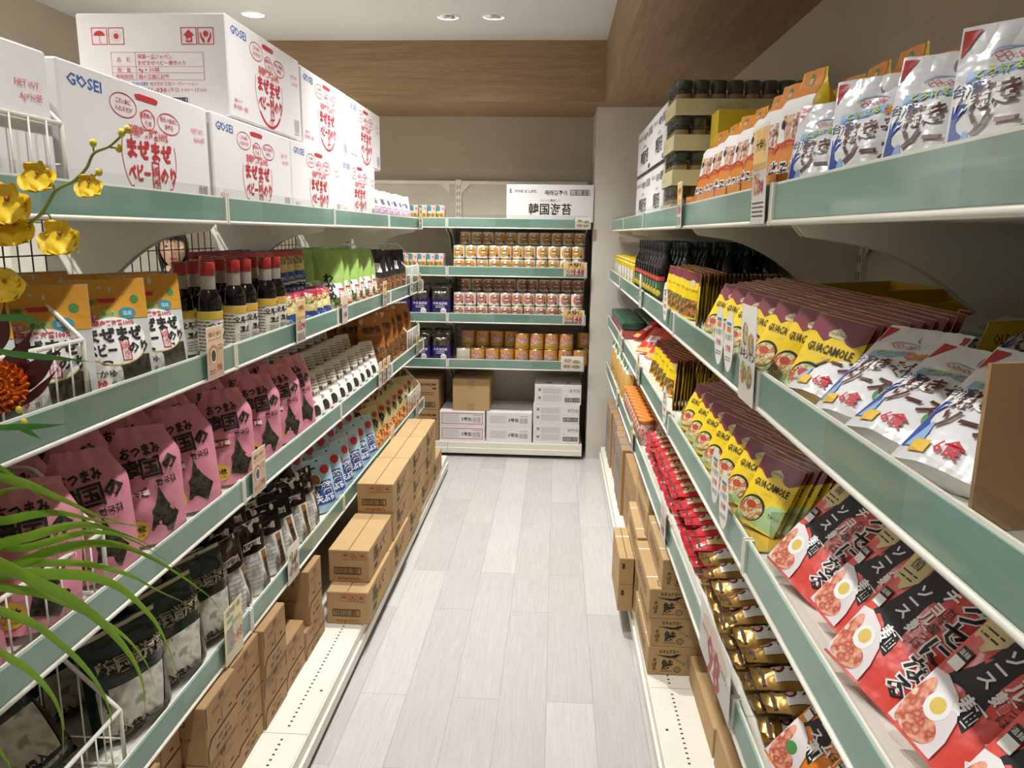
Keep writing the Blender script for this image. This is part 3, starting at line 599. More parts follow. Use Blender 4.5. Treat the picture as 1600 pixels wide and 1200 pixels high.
# ------------------------------------------------------------------ fourth shelf
DG = mat('dark_green_film', '#12281f', .2, var=.2)
SIX = speck('clear_window_packs', ['#a39d8e', '#bdb8aa', '#cfcabd', '#938c7d'], 26, .25)
OUTL = mat('beige_outline_print', '#b7a98c', .5)
def six(seed):
    w, h = .19, .235; b = pouch(w, h, .10, DG, 'block', seed=seed, wr=.004, nu=16, nv=20, pw=4)
    b.rows(SIX, .012, .125, lambda v: -.085, lambda v: .03+.03*v); b.rows(speck('seaweed_sheet_photo', ['#3d3a2c', '#5a5442', '#24221a'], 40, .3), .012, .13, lambda v: .035+.03*v, lambda v: .09)
    b.txt(OUTL, '6', -.055, .036, .052, 0, .10); b.txt(BLACK, '6', -.055, .036, .05, 0, .035); b.txt(BLACK, '袋入', -.018, .030, .024, 0, .03); b.lines(GREYINK, -.04, .03, .008, .02, 2)
    b.txt(OUTL, '韓国岩海苔', -.005, .168, .032, 0, .05, width=.152); b.txt(BLACK, '韓国岩海苔', -.005, .168, .032, 0, .0, width=.145); b.rows(OUTL, .222, .232, lambda v: -.09, lambda v: .09)
    return b.mesh('seaweed_multipack')
SX = [Kind('seaweed_multipack', 'bag', six(s)) for s in (2, 4, 8)]
for i, (x, y, a, l) in enumerate(((-.878, 1.385, .35, -.12), (-.878, 1.56, .30, -.12), (-.88, 1.725, .35, -.15), (-.93, 1.165, .1, -.75), (-.93, .965, .1, -.75), (-.93, .76, .05, -.7))):
    SX[i % 3].put('dark green seaweed multipack, ' + ('first beyond the wire guard', 'second beyond the wire guard', 'third beyond the guard, beside the price card', 'lying back inside the wire guard', 'lying back beside the palm tips', 'lowest and closest to the flowers')[i], 'dark green multipacks', (x, y, TL[3]+(0 if i < 3 else .02)), RL-a, l)
for i, (x, y) in enumerate(((-1.06, 1.40), (-1.06, 1.60), (-1.06, 1.2))): SX[i].put(f'dark green seaweed multipack in the shaded rear row, {ORD[i]} of three', 'dark green multipacks behind', (x, y+.02*i, TL[3]), RL-.3, -.05)
BLK = mat('glossy_black_film', '#141211', .14, var=.2)
FOIL = speck('clear_and_white_film', ['#8d857a', '#c9c4ba', '#e4e0d8', '#6b6258'], 22, .18, (1, 1, .4))
def blackbag(seed):
    w, h = .115, .235; b = pouch(w, h, .06, FOIL, 'stand', seed=seed, wr=.005, nu=16, nv=22)
    b.rows(BLK, .135, h-.001, lambda v: -.0570, lambda v: .057); b.rect(mat('brown_band_print', '#8a5a2c', .4), .022, .044, .01, .13); b.vtxt(BLACK, '手巻海苔', .033, .07, .02, 0, .03)
    b.poly(WHT, [(-.04, .150), (.03, .150), (.034, .172), (-.036, .172)]); b.txt(RED, '極上', .016, .161, .014); b.txt(BLACK, '焼海苔', -.016, .161, .014, 0, .03); b.lines(GREYINK, -.045, .01, .02, .12, 7)
    return b.mesh('seaweed_roll_bag')
BB = [Kind('seaweed_roll_bag', 'bag', blackbag(s)) for s in (3, 6, 11)]
for r in range(3):
    for k in range(6): BB[(k+r) % 3].put(f'black topped clear seaweed bag, {ORD[k]} from the green multipacks in the {("front", "middle", "rear")[r]} row', 'black topped clear bags', (-.855-.10*r, 1.875+.122*k, TL[3]+.001), RL-.45+jit(.3), -.12+jit(.08), jit(.12), 1 if r else .92)
SKY = mat('sky_blue_film', '#a9c7d6', .28, var=.06); ROYAL = mat('royal_blue_print', '#2f4f9e', .4, var=.08)
def bluep(seed):
    w, h = .125, .205; b = pouch(w, h, .04, SKY, 'stand', seed=seed, wr=.002)
    b.rows(ROYAL, .03, .115, lambda v: -.055+.03*v, lambda v: .055-.01*v); b.ell(RED, .028, .155, .020, .017); b.ell(mat('brown_snack_disc', '#8a5a3a', .5), -.025, .125, .022, .022); b.ring(WHT, -.025, .125, .024, .024, .003, 22)
    b.txt(WHT, '海苔', -.004, .085, .045, 0, .09); b.txt(BLUE2, '海苔', -.004, .085, .045, 0, .03); b.txt(WHT, '天ぷら', .002, .05, .03, 0, .04); b.rect(BLUE2, -.052, -.01, .165, .173); b.rect(RED, -.05, -.036, .024, .034); b.ell(BLACK, 0, .194, .006, .003)
    return b.mesh('seaweed_crisp_pouch')
BLP = [Kind('seaweed_crisp_pouch', 'pouch', bluep(s)) for s in (1, 6)]
for r in range(3):
    for k in range(6): BLP[(k+r) % 2].put(f'sky blue crisp pouch, {ORD[k]} from the black bags in the {("front", "middle", "rear")[r]} row', 'sky blue crisp pouches', (-.848-.10*r, 2.64+.135*k, TL[3]+.001+(.03 if r else 0)), RL-.5+jit(.18), -.2+jit(.05), jit(.06))
OLIVE = mat('olive_cream_film', '#b9ac78', .35, var=.1)
def olivep(seed):
    w, h = .12, .21; b = pouch(w, h, .04, OLIVE, 'stand', seed=seed, wr=.002)
    b.rows(speck('spicy_snack_photo', ['#8f2f20', '#d0622e', '#e2c37a', '#4a3a20'], 45), .01, .085, lambda v: -.055, lambda v: .055); b.txt(BLACK, 'のり', -.01, .12, .05, .1, .05); b.vtxt(BLACK, '天', .035, .07, .03); b.ell(REDF, .03, .165, .018, .014); b.lines(BROWNINK, -.045, .01, .16, .18, 2)
    return b.mesh('seaweed_crisp_pouch')
OP = [Kind('seaweed_crisp_pouch', 'pouch', olivep(s)) for s in (2, 5)]
for r in range(3):
    for k in range(7): OP[(k+r) % 2].put(f'olive crisp pouch, {ORD[k]} from the blue pouches in the {("front", "middle", "rear")[r]} row', 'olive crisp pouches', (-.848-.10*r, 3.48+.132*k, TL[3]+.001+(.03 if r else 0)), RL-.55+jit(.2), -.2+jit(.05), jit(.06))
# ------------------------------------------------------------------ cartons on the left base
def perf(L, D, H, seed):
    b = carton(L, D, H, CARD, .002); b.on(FACE('F', L, D, H))
    a = L*.5-.004
    b.poly(mat('cardboard_flap', '#ad8a60', .85, var=.06), [(-a+.02, H*.36), (a, H*.36), (a, .004), (-a, .004), (-a, H*.36-.02)])
    b.rect(CARDEDGE, -a+.016, a, H*.36, H*.36+.005); b.rect(CARDEDGE, -a-.003, -a+.001, .003, H*.36-.015); b.poly(CARDEDGE, [(-a-.003, H*.36-.016), (-a+.014, H*.36+.005), (-a+.02, H*.36), (-a+.001, H*.36-.018)])
    b.rect(CARDEDGE, -a-.002, -a+.001, H*.62, H-.002); b.rect(BROWNINK, -.004, -.002, H*.42, H*.70)
    b.frame(BROWNINK, -.012, .012, H*.84, H*.93, .0015); b.txt(BROWNINK, '開封口', 0, H*.885, .009); b.txt(BROWNINK, '切り取ってください', 0, H*.77, .013, width=L*.62)
    b.txt(BROWNINK, '海苔・寿司', 0, H*.24, .011, width=L*.35); b.txt(BROWNINK, '押して開ける', 0, H*.12, .013, 0, .02, width=L*.5)
    for x in (-.03, .035): b.rect(CARDEDGE, x, x+.016, H*.50, H*.525)
    b.on(FACE('L', L, D, H)); b.frame(BROWNINK, .02, .07, H-.05, H-.02, .003); b.txt(BROWNINK, '517', .045, H-.035, .022, 0, .03); b.txt(BROWNINK, '内容 6袋×24', .05, H*.45, .012); b.txt(BROWNINK, '合数入', .035, H*.35, .012)
    return b.mesh('perforated_carton')
PC = Kind('perforated_carton', 'carton', perf(.168, .24, .151, 1)); PC2 = Kind('perforated_carton', 'carton', perf(.135, .24, .19, 2)); PC3 = Kind('perforated_carton', 'carton', perf(.20, .24, .10, 3))
for k in range(9):
    for r in range(2):
        y = .72+.172*k
        if k == 8 and r: continue
        PC.put(f'tear-open brown carton, {("bottom", "upper")[r]} one in the {ORD[k]} base stack from the flowers', 'tear-open cartons on the base', (-.912+(0, .0, .012, 0, -.03, .01, 0, .012, .008)[k]*(1 if r else .6)-(.02 if k in (4,) else 0), y, .1009+.1518*r), RL+jit(.01))
PC3.put('low brown tear-open carton lying under the one marked 517', None, (-.905, 2.285, .1009), RL); PC2.put('brown tear-open carton marked 517 standing out beside the soup cartons', None, (-.905, 2.30, .2015), RL)
def soup():
    L, D, H = .362, .150, .1235; b = carton(L, D, H, CARD2, .002); b.on(FACE('F', L, D, H))
    b.txt(BROWNINK, '国', -.085, .076, .058, 0, .02); b.txt(BROWNINK, 'かんて', -.005, .066, .046, .12, .03); b.txt(BROWNINK, '、', .08, .090, .04, 0, .03); b.rect(BROWNINK, -.11, -.06, .018, .034); b.txt(BROWNINK, '!', .10, .10, .012)
    b.on(FACE('L', L, D, H)); m = mat('faded_red_ink', '#a8483a', .7)
    for i, k in enumerate((0, 3, 2)): pict(b, m, -.012+.031*i, .100, .027, k)
    b.frame(BROWNINK, -.055, .045, .030, .058, .003); b.bars(BROWNINK, -.048, .038, .033, .055, 26, 9); b.txt(m, '400g×20入', .0, .014, .015, 0, .02, width=.085)
    return b.mesh('soup_carton')
SC = Kind('soup_carton', 'carton', soup())
for i, (x, y, lv, t) in enumerate(((-.64, 2.612, 0, 'on the base at the end facing the aisle front'), (-.638, 2.98, 0, 'second along the base layer'), (-.645, 3.346, 0, 'third along the base layer'), (-.655, 3.712, 0, 'fourth along the base layer'), (-.655, 4.08, 0, 'last along the base layer'),
        (-.652, 2.69, 1, 'upper one beside the carton marked 517'), (-.646, 3.065, 1, 'middle layer, under the carton with the torn top'), (-.646, 3.432, 1, 'second in the middle layer'), (-.648, 3.80, 1, 'third in the middle layer'),
        (-.645, 3.065, 2, 'top layer with a torn top edge'), (-.645, 3.432, 2, 'top layer, second one'), (-.645, 3.80, 2, 'top layer, closest to the back shelves'))):
    SC.put('tan soup carton, ' + t, 'tan soup cartons', (x-.075, y, .1009+.1243*lv), RL+jit(.008))
# ================================================================== side wall shelves (products face -x)
def fivee(L=.55, D=.40, H=.245):
    b = carton(L, D, H, BOXW, .003); b.on(FACE('F', L, D, H))
    b.txt(BLACK, 'E', -L/2+.028, H-.040, .034, 0, .02); b.txt(BLACK, 'FIVE E LIFE.', -L/2+.125, H-.042, .023, 0, .01, width=.14); b.txt(BLACK, '재래김구이', .035, H-.050, .034, 0, .02, width=.14)
    b.frame(BLACK, L/2-.150, L/2-.025, H-.065, H-.030, .003); b.bars(BLACK, L/2-.144, L/2-.031, H-.061, H-.034, 26, 4)
    b.txt(BLACK, 'パリッと美味しい', -.0, .148, .020, 0, .0, width=.135); b.txt(BLACK, '韓国海苔', -.0, .095, .075, 0, .015, width=.27); b.ell(BLACK, L/2-.09, .033, .037, .011); b.txt(WHT, 'original', L/2-.09, .033, .013)
    b.rect(mat('dark_band_print', '#23282c', .5), -L/2+.001, L/2-.001, .0, .016); b.txt(WHT, 'JAPAN', L/2-.15, .008, .01)
    return b.mesh('seaweed_carton')
FK = Kind('seaweed_carton', 'carton', fivee())
for k, y in enumerate((3.335, 2.874)):
    for r in range(2): FK.put(f'white FIVE E LIFE carton, {("lower", "upper")[r]} one of the stack {("beside the pier", "beside the jars")[k]}', 'white cartons beside the jars', (XR+.022+.202, y, TR[0]+.1982*r), RR+jit(.004), 0, 0, (1 if k == 0 else .66, 1, .805))
FK.put('white FIVE E LIFE carton alone on top of the back shelves', None, (-.052, YB+.225, TB[0]), .0)
# spice jars in cream trays under shrink wrap, four layers
LIDG = mat('dark_green_lid', '#2c3b38', .3, var=.1); JARG = mat('dark_jar_glass', '#3a241c', .08, var=.2); TRAYC = mat('cream_tray_card', '#cfc49a', .6, var=.04)
def jar():
    a = MB(); a.lathe([(.019, 0), (.0205, .003), (.0205, .056), (.018, .062)], JARG, 14); a.on(CYL(.0207), .006); a.rect(mat('jar_paper_label', '#8a7a4a', .5), -.03, .03, .03, .05)
    l = MB(); l.lathe([(.0205, .062), (.021, .063), (.021, .082), (.019, .084)], LIDG, 14)
    return [('jar_body', a.mesh('jar_body'), None), ('lid', l.mesh('lid'), 'dark green screw lid')]
JR = Kind('spice_jar', 'jar', jar())
def tray():
    L, D, H = .236, .45, .048; b = MB(); t = .002
    b.box(-L/2, L/2, -D/2, D/2, 0, t, TRAYC)
    for x in (-L/2, L/2-t): b.box(x, x+t, -D/2, D/2, 0, H, TRAYC)
    for y in (-D/2, D/2-t): b.box(-L/2, L/2, y, y+t, 0, H, TRAYC)
    for k in 'RF':
        b.on(FACE(k, L, D, H)); b.txt(GOLD, 'MAGIC TIME', -.05, .024, .016, 0, .0, width=.1)
    w = MB(); c = clear('shrink_wrap', '#fbfbfa', .10, .12)
    w.grid(lambda u, v: (L/2+.001+.002*math.sin(9*u), (u-.5)*D, .0485+.0545*v), 10, 2, c); w.grid(lambda u, v: ((u-.5)*L, -D/2-.001-.002*math.sin(9*u), .0485+.0545*v), 10, 2, c); w.grid(lambda u, v: ((u-.5)*L, (v-.5)*D, .1031), 4, 4, c)
    return [('tray', b.mesh('tray'), None), ('shrink_wrap', w.mesh('shrink_wrap'), 'clear shrink wrap')]
TY = Kind('jar_tray', 'tray', tray())
LAY = ('lowest', 'second', 'third', 'topmost')
for r in range(4):
    z = TR[0]+.1046*r; TY.put(f'cream cardboard tray of dark jars under wrap, {LAY[r]} of the four stacked trays', 'stacked trays of jars', (.577, 2.562, z), RR)
    for k in range(8): JR.put(f'dark green lidded jar, {ORD[k]} along the near edge of the {LAY[r]} tray', 'jars in the trays', (.380+.0515*k, 2.472, z+.0025), RR+.8, 0, 0, 1.19)
    for k in range(3): JR.put(f'dark green lidded jar, {ORD[k]} along the aisle edge of the {LAY[r]} tray', 'jars in the trays', (.380, 2.524+.052*k, z+.0025), RR+.8, 0, 0, 1.19)
YEL = mat('yellow_printed_card', '#e3c52e', .5, var=.04)
def ybox():
    b = carton(.10, .22, .31, YEL, .002); b.on(FACE('R', .10, .22, .31)); b.ell(mat('orange_spot', '#d98a35', .5), .06, .16, .04, .05); b.txt(BLACK, 'S', -.06, .09, .05, 0, .04); return b.mesh('product_carton')
Kind('product_carton', 'carton', ybox()).put('yellow product carton standing between the jar trays and orange noodle pouches', None, (.565, 2.36, TR[0]), RR)
# orange and yellow noodle pouches in orange trays
ORF = mat('orange_foil', '#e08a35', .35, var=.06); YEF = mat('yellow_gusset_film', '#e2c01e', .35, var=.05); TRO = mat('orange_tray_card', '#e8943a', .6)
PHO = speck('noodle_bowl_photo', ['#e9e0cf', '#b85a48', '#e5c69a', '#8a4a6a', '#d9b08a'], 40)
def noodle(seed):
    w, h, t = .115, .225, .055; b = pouch(w, h, t, YEF, 'block', seed=seed, wr=.002, pw=12, tw=.62, nu=14, nv=20)
    b.rows(ORF, .178, h-.001, lambda v: -.046+.0*v, lambda v: .046); b.rows(WHT, .105, .178, lambda v: -.052+.004*v, lambda v: .052-.004*v); b.rows(PHO, .10, .150, lambda v: -.01-.02*v, lambda v: .05); b.rows(ORF, .006, .105, lambda v: -.053, lambda v: .053)
    b.ell(GRN, .0, .205, .014, .013); b.txt(WHT, '味', 0, .205, .014); b.ring(RED, .0, .078, .046, .03, .004, 20, .3, PI-.3); b.txt(RED, 'シャキシャキ', 0, .098, .012, 0, .02); b.txt(WHT, '焼そば', -.002, .055, .036, 0, .08); b.txt(BLACK, '焼そば', -.002, .055, .036, 0, .02)
    b.txt(BLACK, 'もち', .03, .13, .014); b.ell(BLACK, -.025, .135, .006, .008)
    g = MB(); g.on(lambda x, z, e: (w/2+.001+e, x, z), 9); g.rect(WHT, -.012, .012, .02, .155); g.lines(BLACK, -.010, .010, .022, .153, 26, .0014, seed)
    o = len(b.v); k = len(b.mats)
    for m in g.mats: b.mi(m)
    b.v += g.v; b.f += [tuple(i+o for i in f) for f in g.f]; b.m += [b.mi(g.mats[i]) for i in g.m]; b.sm += g.sm
    return b.mesh('noodle_pouch')
NP = [Kind('noodle_pouch', 'pouch', noodle(s)) for s in (1, 3)]
def otray():
    b = MB(); b.prism([(-.06, 0), (.06, 0), (.06, .12), (-.02, .06), (-.06, .055)], lambda a, c, s: (-.031+.002*s, a, c), TRO); b.prism([(-.06, 0), (.06, 0), (.06, .12), (-.02, .06), (-.06, .055)], lambda a, c, s: (.029+.002*s, a, c), TRO)
    b.box(-.031, .031, -.06, -.058, 0, .055, TRO); b.box(-.031, .031, -.06, .06, 0, .002, TRO); return b.mesh('pouch_tray')
OT = Kind('pouch_tray', 'tray', otray())
for r in range(3):
    for k in range(7):
        y = 2.135-.128*k-.02*r
        if r == 0 and k < 10: OT.put(f'small orange card tray under the noodle pouches, {ORD[k]} from the jars', 'orange card trays', (.405, y, TR[0]), RR+.2)
        NP[(k+r) % 2].put(f'orange and yellow noodle pouch, {ORD[k]} from the jars in the {("front", "middle", "rear")[r]} row', 'orange noodle pouches', (.405+.12*r, y-(.06 if r else 0), TR[0]+.004+.02*r), RR+.16+jit(.10), -.14+jit(.04), jit(.06), 1)
for k in range(3): NP[k % 2].put(f'orange and yellow noodle pouch behind the white sauce pouches, {ORD[k]} from the rear row', 'orange noodle pouches', (.66, 1.09-.09*k, TR[0]+.04), RR+.5, -.1)
# white fried-noodle sauce pouches
WF = mat('white_glossy_film', '#e6e4e4', .22, var=.04); DB_ = mat('dark_brown_print', '#5a2a22', .45); OPR = mat('orange_print', '#dc8a3a', .45); SKYP = mat('pale_blue_print', '#8fb4dc', .45); ROY = mat('blue_brush_print', '#34519f', .4, var=.1)
def yaki(seed):
    w, h = .145, .205; b = pouch(w, h, .045, WF, 'stand', seed=seed, wr=.004, nu=18, nv=24)
    for g in (-1, 1): b.poly(REDF, [(g*.070, h-.006), (g*.070, h-.042), (g*.050, h-.006)])
    b.ell(GREYINK, 0, h-.022, .004, .009); b.ring(SKYP, -.012, .160, .026, .010, .002, 20, 0, PI); b.txt(PALERED, 'CO-OP', -.012, .158, .013, 0, .02)
    b.rows(ROY, .02, .10, lambda v: -.069, lambda v: -.052+.012*math.sin(v*7)); b.rows(SKYP, .02, .062, lambda v: -.062+.01*v, lambda v: -.036-.012*v); b.poly(SKYP, [(-.06, .128), (.01, .136), (.012, .150), (-.058, .142)]); b.txt(mat('lime_lettering', '#c8d860', .5), 'とろける', -.024, .139, .014, .1, .03)
    b.txt(OPR, '本格派！', .038, .140, .018, .08, .03); b.txt(WHT, '焼きそば', .006, .107, .036, .06, .05); b.txt(DB_, '焼きそば', .006, .107, .036, .06, .035, width=.112); b.txt(BLUE2, '台湾', -.054, .118, .018, 0, .02)
    b.txt(DB_, 'ソース', -.006, .066, .036, -.05, .04, width=.085); b.ell(GRN, .045, .050, .020, .019); b.txt(WHT, '国産', .045, .055, .012); b.txt(WHT, '野菜', .045, .043, .012); b.txt(RED, '6食', .0, .026, .024, 0, .03); b.rect(mat('egg_yellow_print', '#e4b83a', .5), -.05, -.025, .012, .03)
    return b.mesh('sauce_pouch')
YK = [Kind('sauce_pouch', 'pouch', yaki(s)) for s in (1, 4, 6)]
T1 = ['beside the orange noodle pouches', 'second beside the orange pouches', 'third, turned to the aisle', 'tall one in the middle', 'largest one at the near end']
for k, (x, y, a) in enumerate(((.40, 1.205, .95), (.45, 1.11, .8), (.40, 1.02, .95), (.41, .885, .92), (.415, .745, .88))):
    YK[k % 3].put('white yakisoba sauce pouch on the top shelf, ' + T1[k], 'white sauce pouches on the top shelf', (x, y, TR[0]), RR+a, -.36+jit(.05), jit(.08), .80)
for k, (x, y) in enumerate(((.55, 1.19), (.56, 1.05), (.57, .92), (.58, .78))): YK[k % 3].put(f'white yakisoba sauce pouch on the top shelf, {ORD[k]} in the rear row', 'white sauce pouches on the top shelf', (x, y, TR[0]+.012), RR+.6+jit(.2), -.12)
T2 = ['against the yellow display boxes', 'second from the yellow display boxes', 'third from the yellow display boxes', 'partly behind the brown divider', 'beyond the brown divider']
for k, (x, y, a) in enumerate(((.385, 1.10, .50), (.385, .985, .45), (.385, .865, .45), (.39, .745, .45), (.39, .50, .4))):
    YK[(k+1) % 3].put('white yakisoba sauce pouch on the second shelf, ' + T2[k], 'white sauce pouches on the second shelf', (x, y, TR[1]), RR+a, -.92+jit(.06), .08+jit(.08), .88)
for k in range(12):
    YK[k % 3].put(f'white yakisoba sauce pouch lying in the rear heap, {ORD[k]} from the yellow boxes', 'heap of sauce pouches', (.60+.09*(k % 2)+jit(.02), 1.08-.055*k, TR[1]+.012+.012*(k % 3)), RR+.5+jit(.5), -1.15+jit(.15), jit(.15))
b = MB(); b.box(-.065, .065, -.002, .002, 0, .15, CARD); o = tag(link('cardboard_divider', b.mesh('cardboard_divider')), 'brown cardboard divider standing among the white sauce pouches', 'divider'); o.location = (.425, .655, TR[1]); o.rotation_euler.z = .25
# yellow tubs, dark bottles
def tub():
    b = MB(); b.box(-.036, .036, -.036, .036, 0, .115, YEF, .010); b.on(FACE('F', .072, .072, .1)); b.rect(WHT, -.030, .030, .028, .082); b.lines(BLUE2, -.026, .026, .034, .078, 4); b.on(FACE('R', .072, .072, .1)); b.rect(WHT, -.030, .030, .028, .082); b.lines(BLUE2, -.026, .026, .034, .078, 4)
    l = MB(); l.box(-.034, .034, -.034, .034, .112, .128, YEF, .006); return [('tub_body', b.mesh('tub_body'), None), ('lid', l.mesh('lid'), 'yellow lid')]
TB_ = Kind('spice_tub', 'tub', tub())
for r in range(2):
    for k in range(7): TB_.put(f'yellow spice tub with white label, {ORD[k]} from the pier in the {("front", "rear")[r]} row', 'yellow spice tubs', (.40+.08*r, 4.70-.165*k, TR[1]), RR+.1)
def dbottle():
    G = mat('black_glass', '#0d0b0c', .05); C = mat('dark_grey_cap', '#34383a', .4); a = MB(); a.lathe([(.030, 0), (.033, .004), (.033, .125), (.030, .145), (.017, .175), (.0145, .185), (.0145, .205)], G, 18)
    a.on(CYL(.0333), .006); a.rect(mat('green_bottle_label', '#3c5a34', .5), -.035, .035, .03, .085); a.rect(RED, -.035, .035, .088, .104); a.txt(GOLD, 'OLIO', 0, .096, .012); a.ell(mat('yellow_flower_print', '#d8bc3a', .5), .008, .045, .014, .011); a.lines(WHT, -.03, .0, .06, .08, 3)
    c = MB(); c.lathe([(.0155, .200), (.0165, .201), (.0165, .225), (.015, .227)], C, 16); return [('bottle_body', a.mesh('bottle_body'), None), ('cap', c.mesh('cap'), 'dark grey cap')]
DBK = Kind('dark_bottle', 'bottle', dbottle())
for r in range(6):
    for k in [k for k in range(10) if r < 3 or abs(3.55-.086*k-3.03) > .07]: DBK.put(f'black glass bottle, {ORD[k]} from the yellow tubs in the {ORD[r]} row back', 'black glass bottles', (.395+.072*r, 3.55-.086*k-(.02 if r % 2 else 0), TR[1]), RR+.3)
# yellow seasoning sachets and their display boxes
YS = mat('yellow_sachet_film', '#f0cc1c', .38, var=.03); BUR = mat('burgundy_print', '#7c2a38', .4, var=.12, scale=40); GRS = mat('pale_green_print', '#a9c68c', .45, var=.05); BRS = mat('brown_sachet_back', '#5a3c22', .5)
GUAC = speck('guacamole_photo', ['#d9cf8a', '#c9b96a', '#b83a30', '#e2d9a8', '#8fa04a'], 60)
def guac(seed, full=True):
    w, h = .104, .148; b = pouch(w, h, .007, YS, 'flat', seed=seed, wr=.0009, nu=12, nv=14, back=BRS, pw=6)
    n = 12
    b.grid(lambda u, v, e=b.e(): b.map((u-.5)*w*.99, (.115+.007*math.cos(4*PI*(u-.5))*(1 if abs(u-.5) < .25 else .6)-.004+.004*math.sin(13*u))*(1-v)+(h-.001)*v, e), 16, 4, BUR)
    b.poly(mat('cream_crest', '#d9cba0', .5), [(-.013, .112), (.013, .112), (.017, .119), (.009, .125), (.0, .130), (-.009, .125), (-.017, .119)]); b.txt(BROWNINK, 'Old El Paso', 0, .119, .007)
    b.txt(BLACK, 'GUACAMOLE', 0, .090, .021, 0, .02, width=.084); b.txt(GOLD, 'mild', 0, .075, .009)
    b.poly(GRS, [(-.051, .003), (.051, .003), (.051, .062), (.02, .058), (-.01, .03), (-.051, .03)]); b.ell(BLACK, -.020, .036, .030, .027); b.ell(GUAC, -.021, .034, .027, .024); b.ell(mat('tomato_print', '#c04438', .5), -.024, .042, .012, .008); b.txt(BLACK, 'TACO', .034, .036, .010)
    return b.mesh('seasoning_sachet')
GU = [Kind('seasoning_sachet', 'sachet', guac(s)) for s in (1, 2)]
DISP = mat('yellow_display_card', '#cfa92a', .55, var=.05)
def dbox(L, D, H0, H1):
    b = MB(); p = [(-D/2, 0), (D/2, 0), (D/2, H1), (-D/2+.25, H1*.93), (-D/2+.21, .005), (-D/2, .004)]
    for x in (-L/2, L/2-.0025): b.prism(p, lambda a, c, s, x=x: (x+.0025*s, a, c), DISP)
    b.box(-L/2, L/2, -D/2, -D/2+.002, 0, H0, DISP); b.box(-L/2, L/2, D/2-.002, D/2, 0, H1, DISP); b.box(-L/2, L/2, -D/2, D/2, 0, .002, DISP)
    b.on(FACE('R', L, D, H1)); b.txt(BROWNINK, 'OLD EL PASO', .07, H1-.035, .020, 0, .01, width=.075); b.rect(WHT, -.06, .16, .02, H1-.055); b.txt(BLACK, '706-4430008', .0, H1-.068, .013, 0, .02, width=.075); b.txt(BLACK, 'Best before', .10, H1-.066, .009); b.txt(BLACK, 'PETTINI', .075, .047, .012, 0, .02); b.lines(GREYINK, -.05, .14, .07, .09, 2); b.bars(BLACK, .02, .075, .022, .036, 14)
    return b.mesh('sachet_box')
SB = Kind('sachet_box', 'box', dbox(.262, .45, .022, .150)); SB3 = Kind('sachet_box', 'box', dbox(.29, .45, .022, .140))
def columns(kind, shelf, cols, dep, y0, pitch, x0, lean, what, where, group, gap=.017, a=.58):
    for k in range(cols):
        for r in range(dep):
            f = r/max(1, dep-1)
            kind[(k+r) % len(kind)].put(f'{what}, {ORD[k]} column {where}, {ORD[r]} back', group, (x0+gap*r+(.004 if k % 2 else 0), y0-pitch*k+jit(.004), shelf+.003+.002*r), RR+a+jit(.05), -lean+.06*f+jit(.012), .12+jit(.02), .92)
for k in range(3): SB.put(f'yellow sachet display box on the second shelf, {ORD[k]} from the white sauce pouches', 'display boxes on the second shelf', (.5735, 1.205+.265*k, TR[1]), RR)
columns(GU, TR[1], 7, 9, 1.815, .114, .378, .45, 'yellow GUACAMOLE sachet, second shelf', 'from the bottles', 'second shelf guacamole sachets')
for k in range(3): SB3.put(f'yellow sachet display box on the third shelf, {ORD[k]} from the red sauce pouches', 'display boxes on the third shelf', (.5735, 1.40+.293*k, TR[2]), RR)
columns(GU, TR[2], 7, 9, 2.05, .116, .370, .45, 'yellow GUACAMOLE sachet, third shelf', 'from the tacos', 'third shelf guacamole sachets')
def taco():
    w, h = .088, .148; b = pouch(w, h, .010, YS, 'flat', seed=9, wr=.0009, nu=10, nv=12, back=BRS, pw=6); b.rows(BUR, .118, h-.001, lambda v: -.043, lambda v: .043); b.ell(mat('cream_crest', '#d9cba0', .5), 0, .112, .014, .011); b.txt(BLACK, 'TACO SPICE', 0, .090, .012, 0, .0); b.rows(speck('taco_photo', ['#8a4a2a', '#c98a4a', '#5a2c1a', '#6f8a3c'], 60), .006, .06, lambda v: -.04, lambda v: .04)
    return b.mesh('seasoning_sachet')
TC = [Kind('seasoning_sachet', 'sachet', taco())]
columns(TC, TR[1], 5, 4, 2.66, .092, .395, .12, 'yellow taco sachet, second shelf', 'from the bottles', 'second shelf taco sachets', .022, .5)
for k in range(24): TC[0].put(f'taco sachet filed on edge, second shelf, {ORD[k]} from the guacamole display boxes', 'taco sachets filed on edge', (.385+.0095*k, 2.06+.002*k+jit(.003), TR[1]+.002), RR-.22+jit(.03), -.04+jit(.02))
columns(TC, TR[2], 5, 4, 2.90, .092, .395, .15, 'yellow taco sachet, third shelf', 'from the red heap', 'third shelf taco sachets', .022, .6)
for k in range(14): TC[0].put(f'taco sachet filed on edge, third shelf, {ORD[k]} from the leaning yellow sachet card', 'taco sachets filed on edge below', (.385+.011*k, 2.38+jit(.004), TR[2]+.002), RR-.2+jit(.05), -.06+jit(.03))
b = MB(); b.prism([(-.09, 0), (.09, 0), (.09, .13), (.02, .15), (-.05, .10), (-.09, .04)], lambda a, c, s: (a, -.0015+.003*s, c), DISP); b.on(lambda x, z, e: (x, -.0016-e, z)); b.txt(BLACK, 'Green', .03, .115, .018, 0, .02); b.txt(BLACK, 'Spice', -.03, .03, .018, 0, .02)
o = tag(link('display_card', b.mesh('display_card')), 'yellow cut-out display card beside the guacamole sachets on the third shelf', 'card'); o.location = (.46, 2.19, TR[2]); o.rotation_euler.z = .35
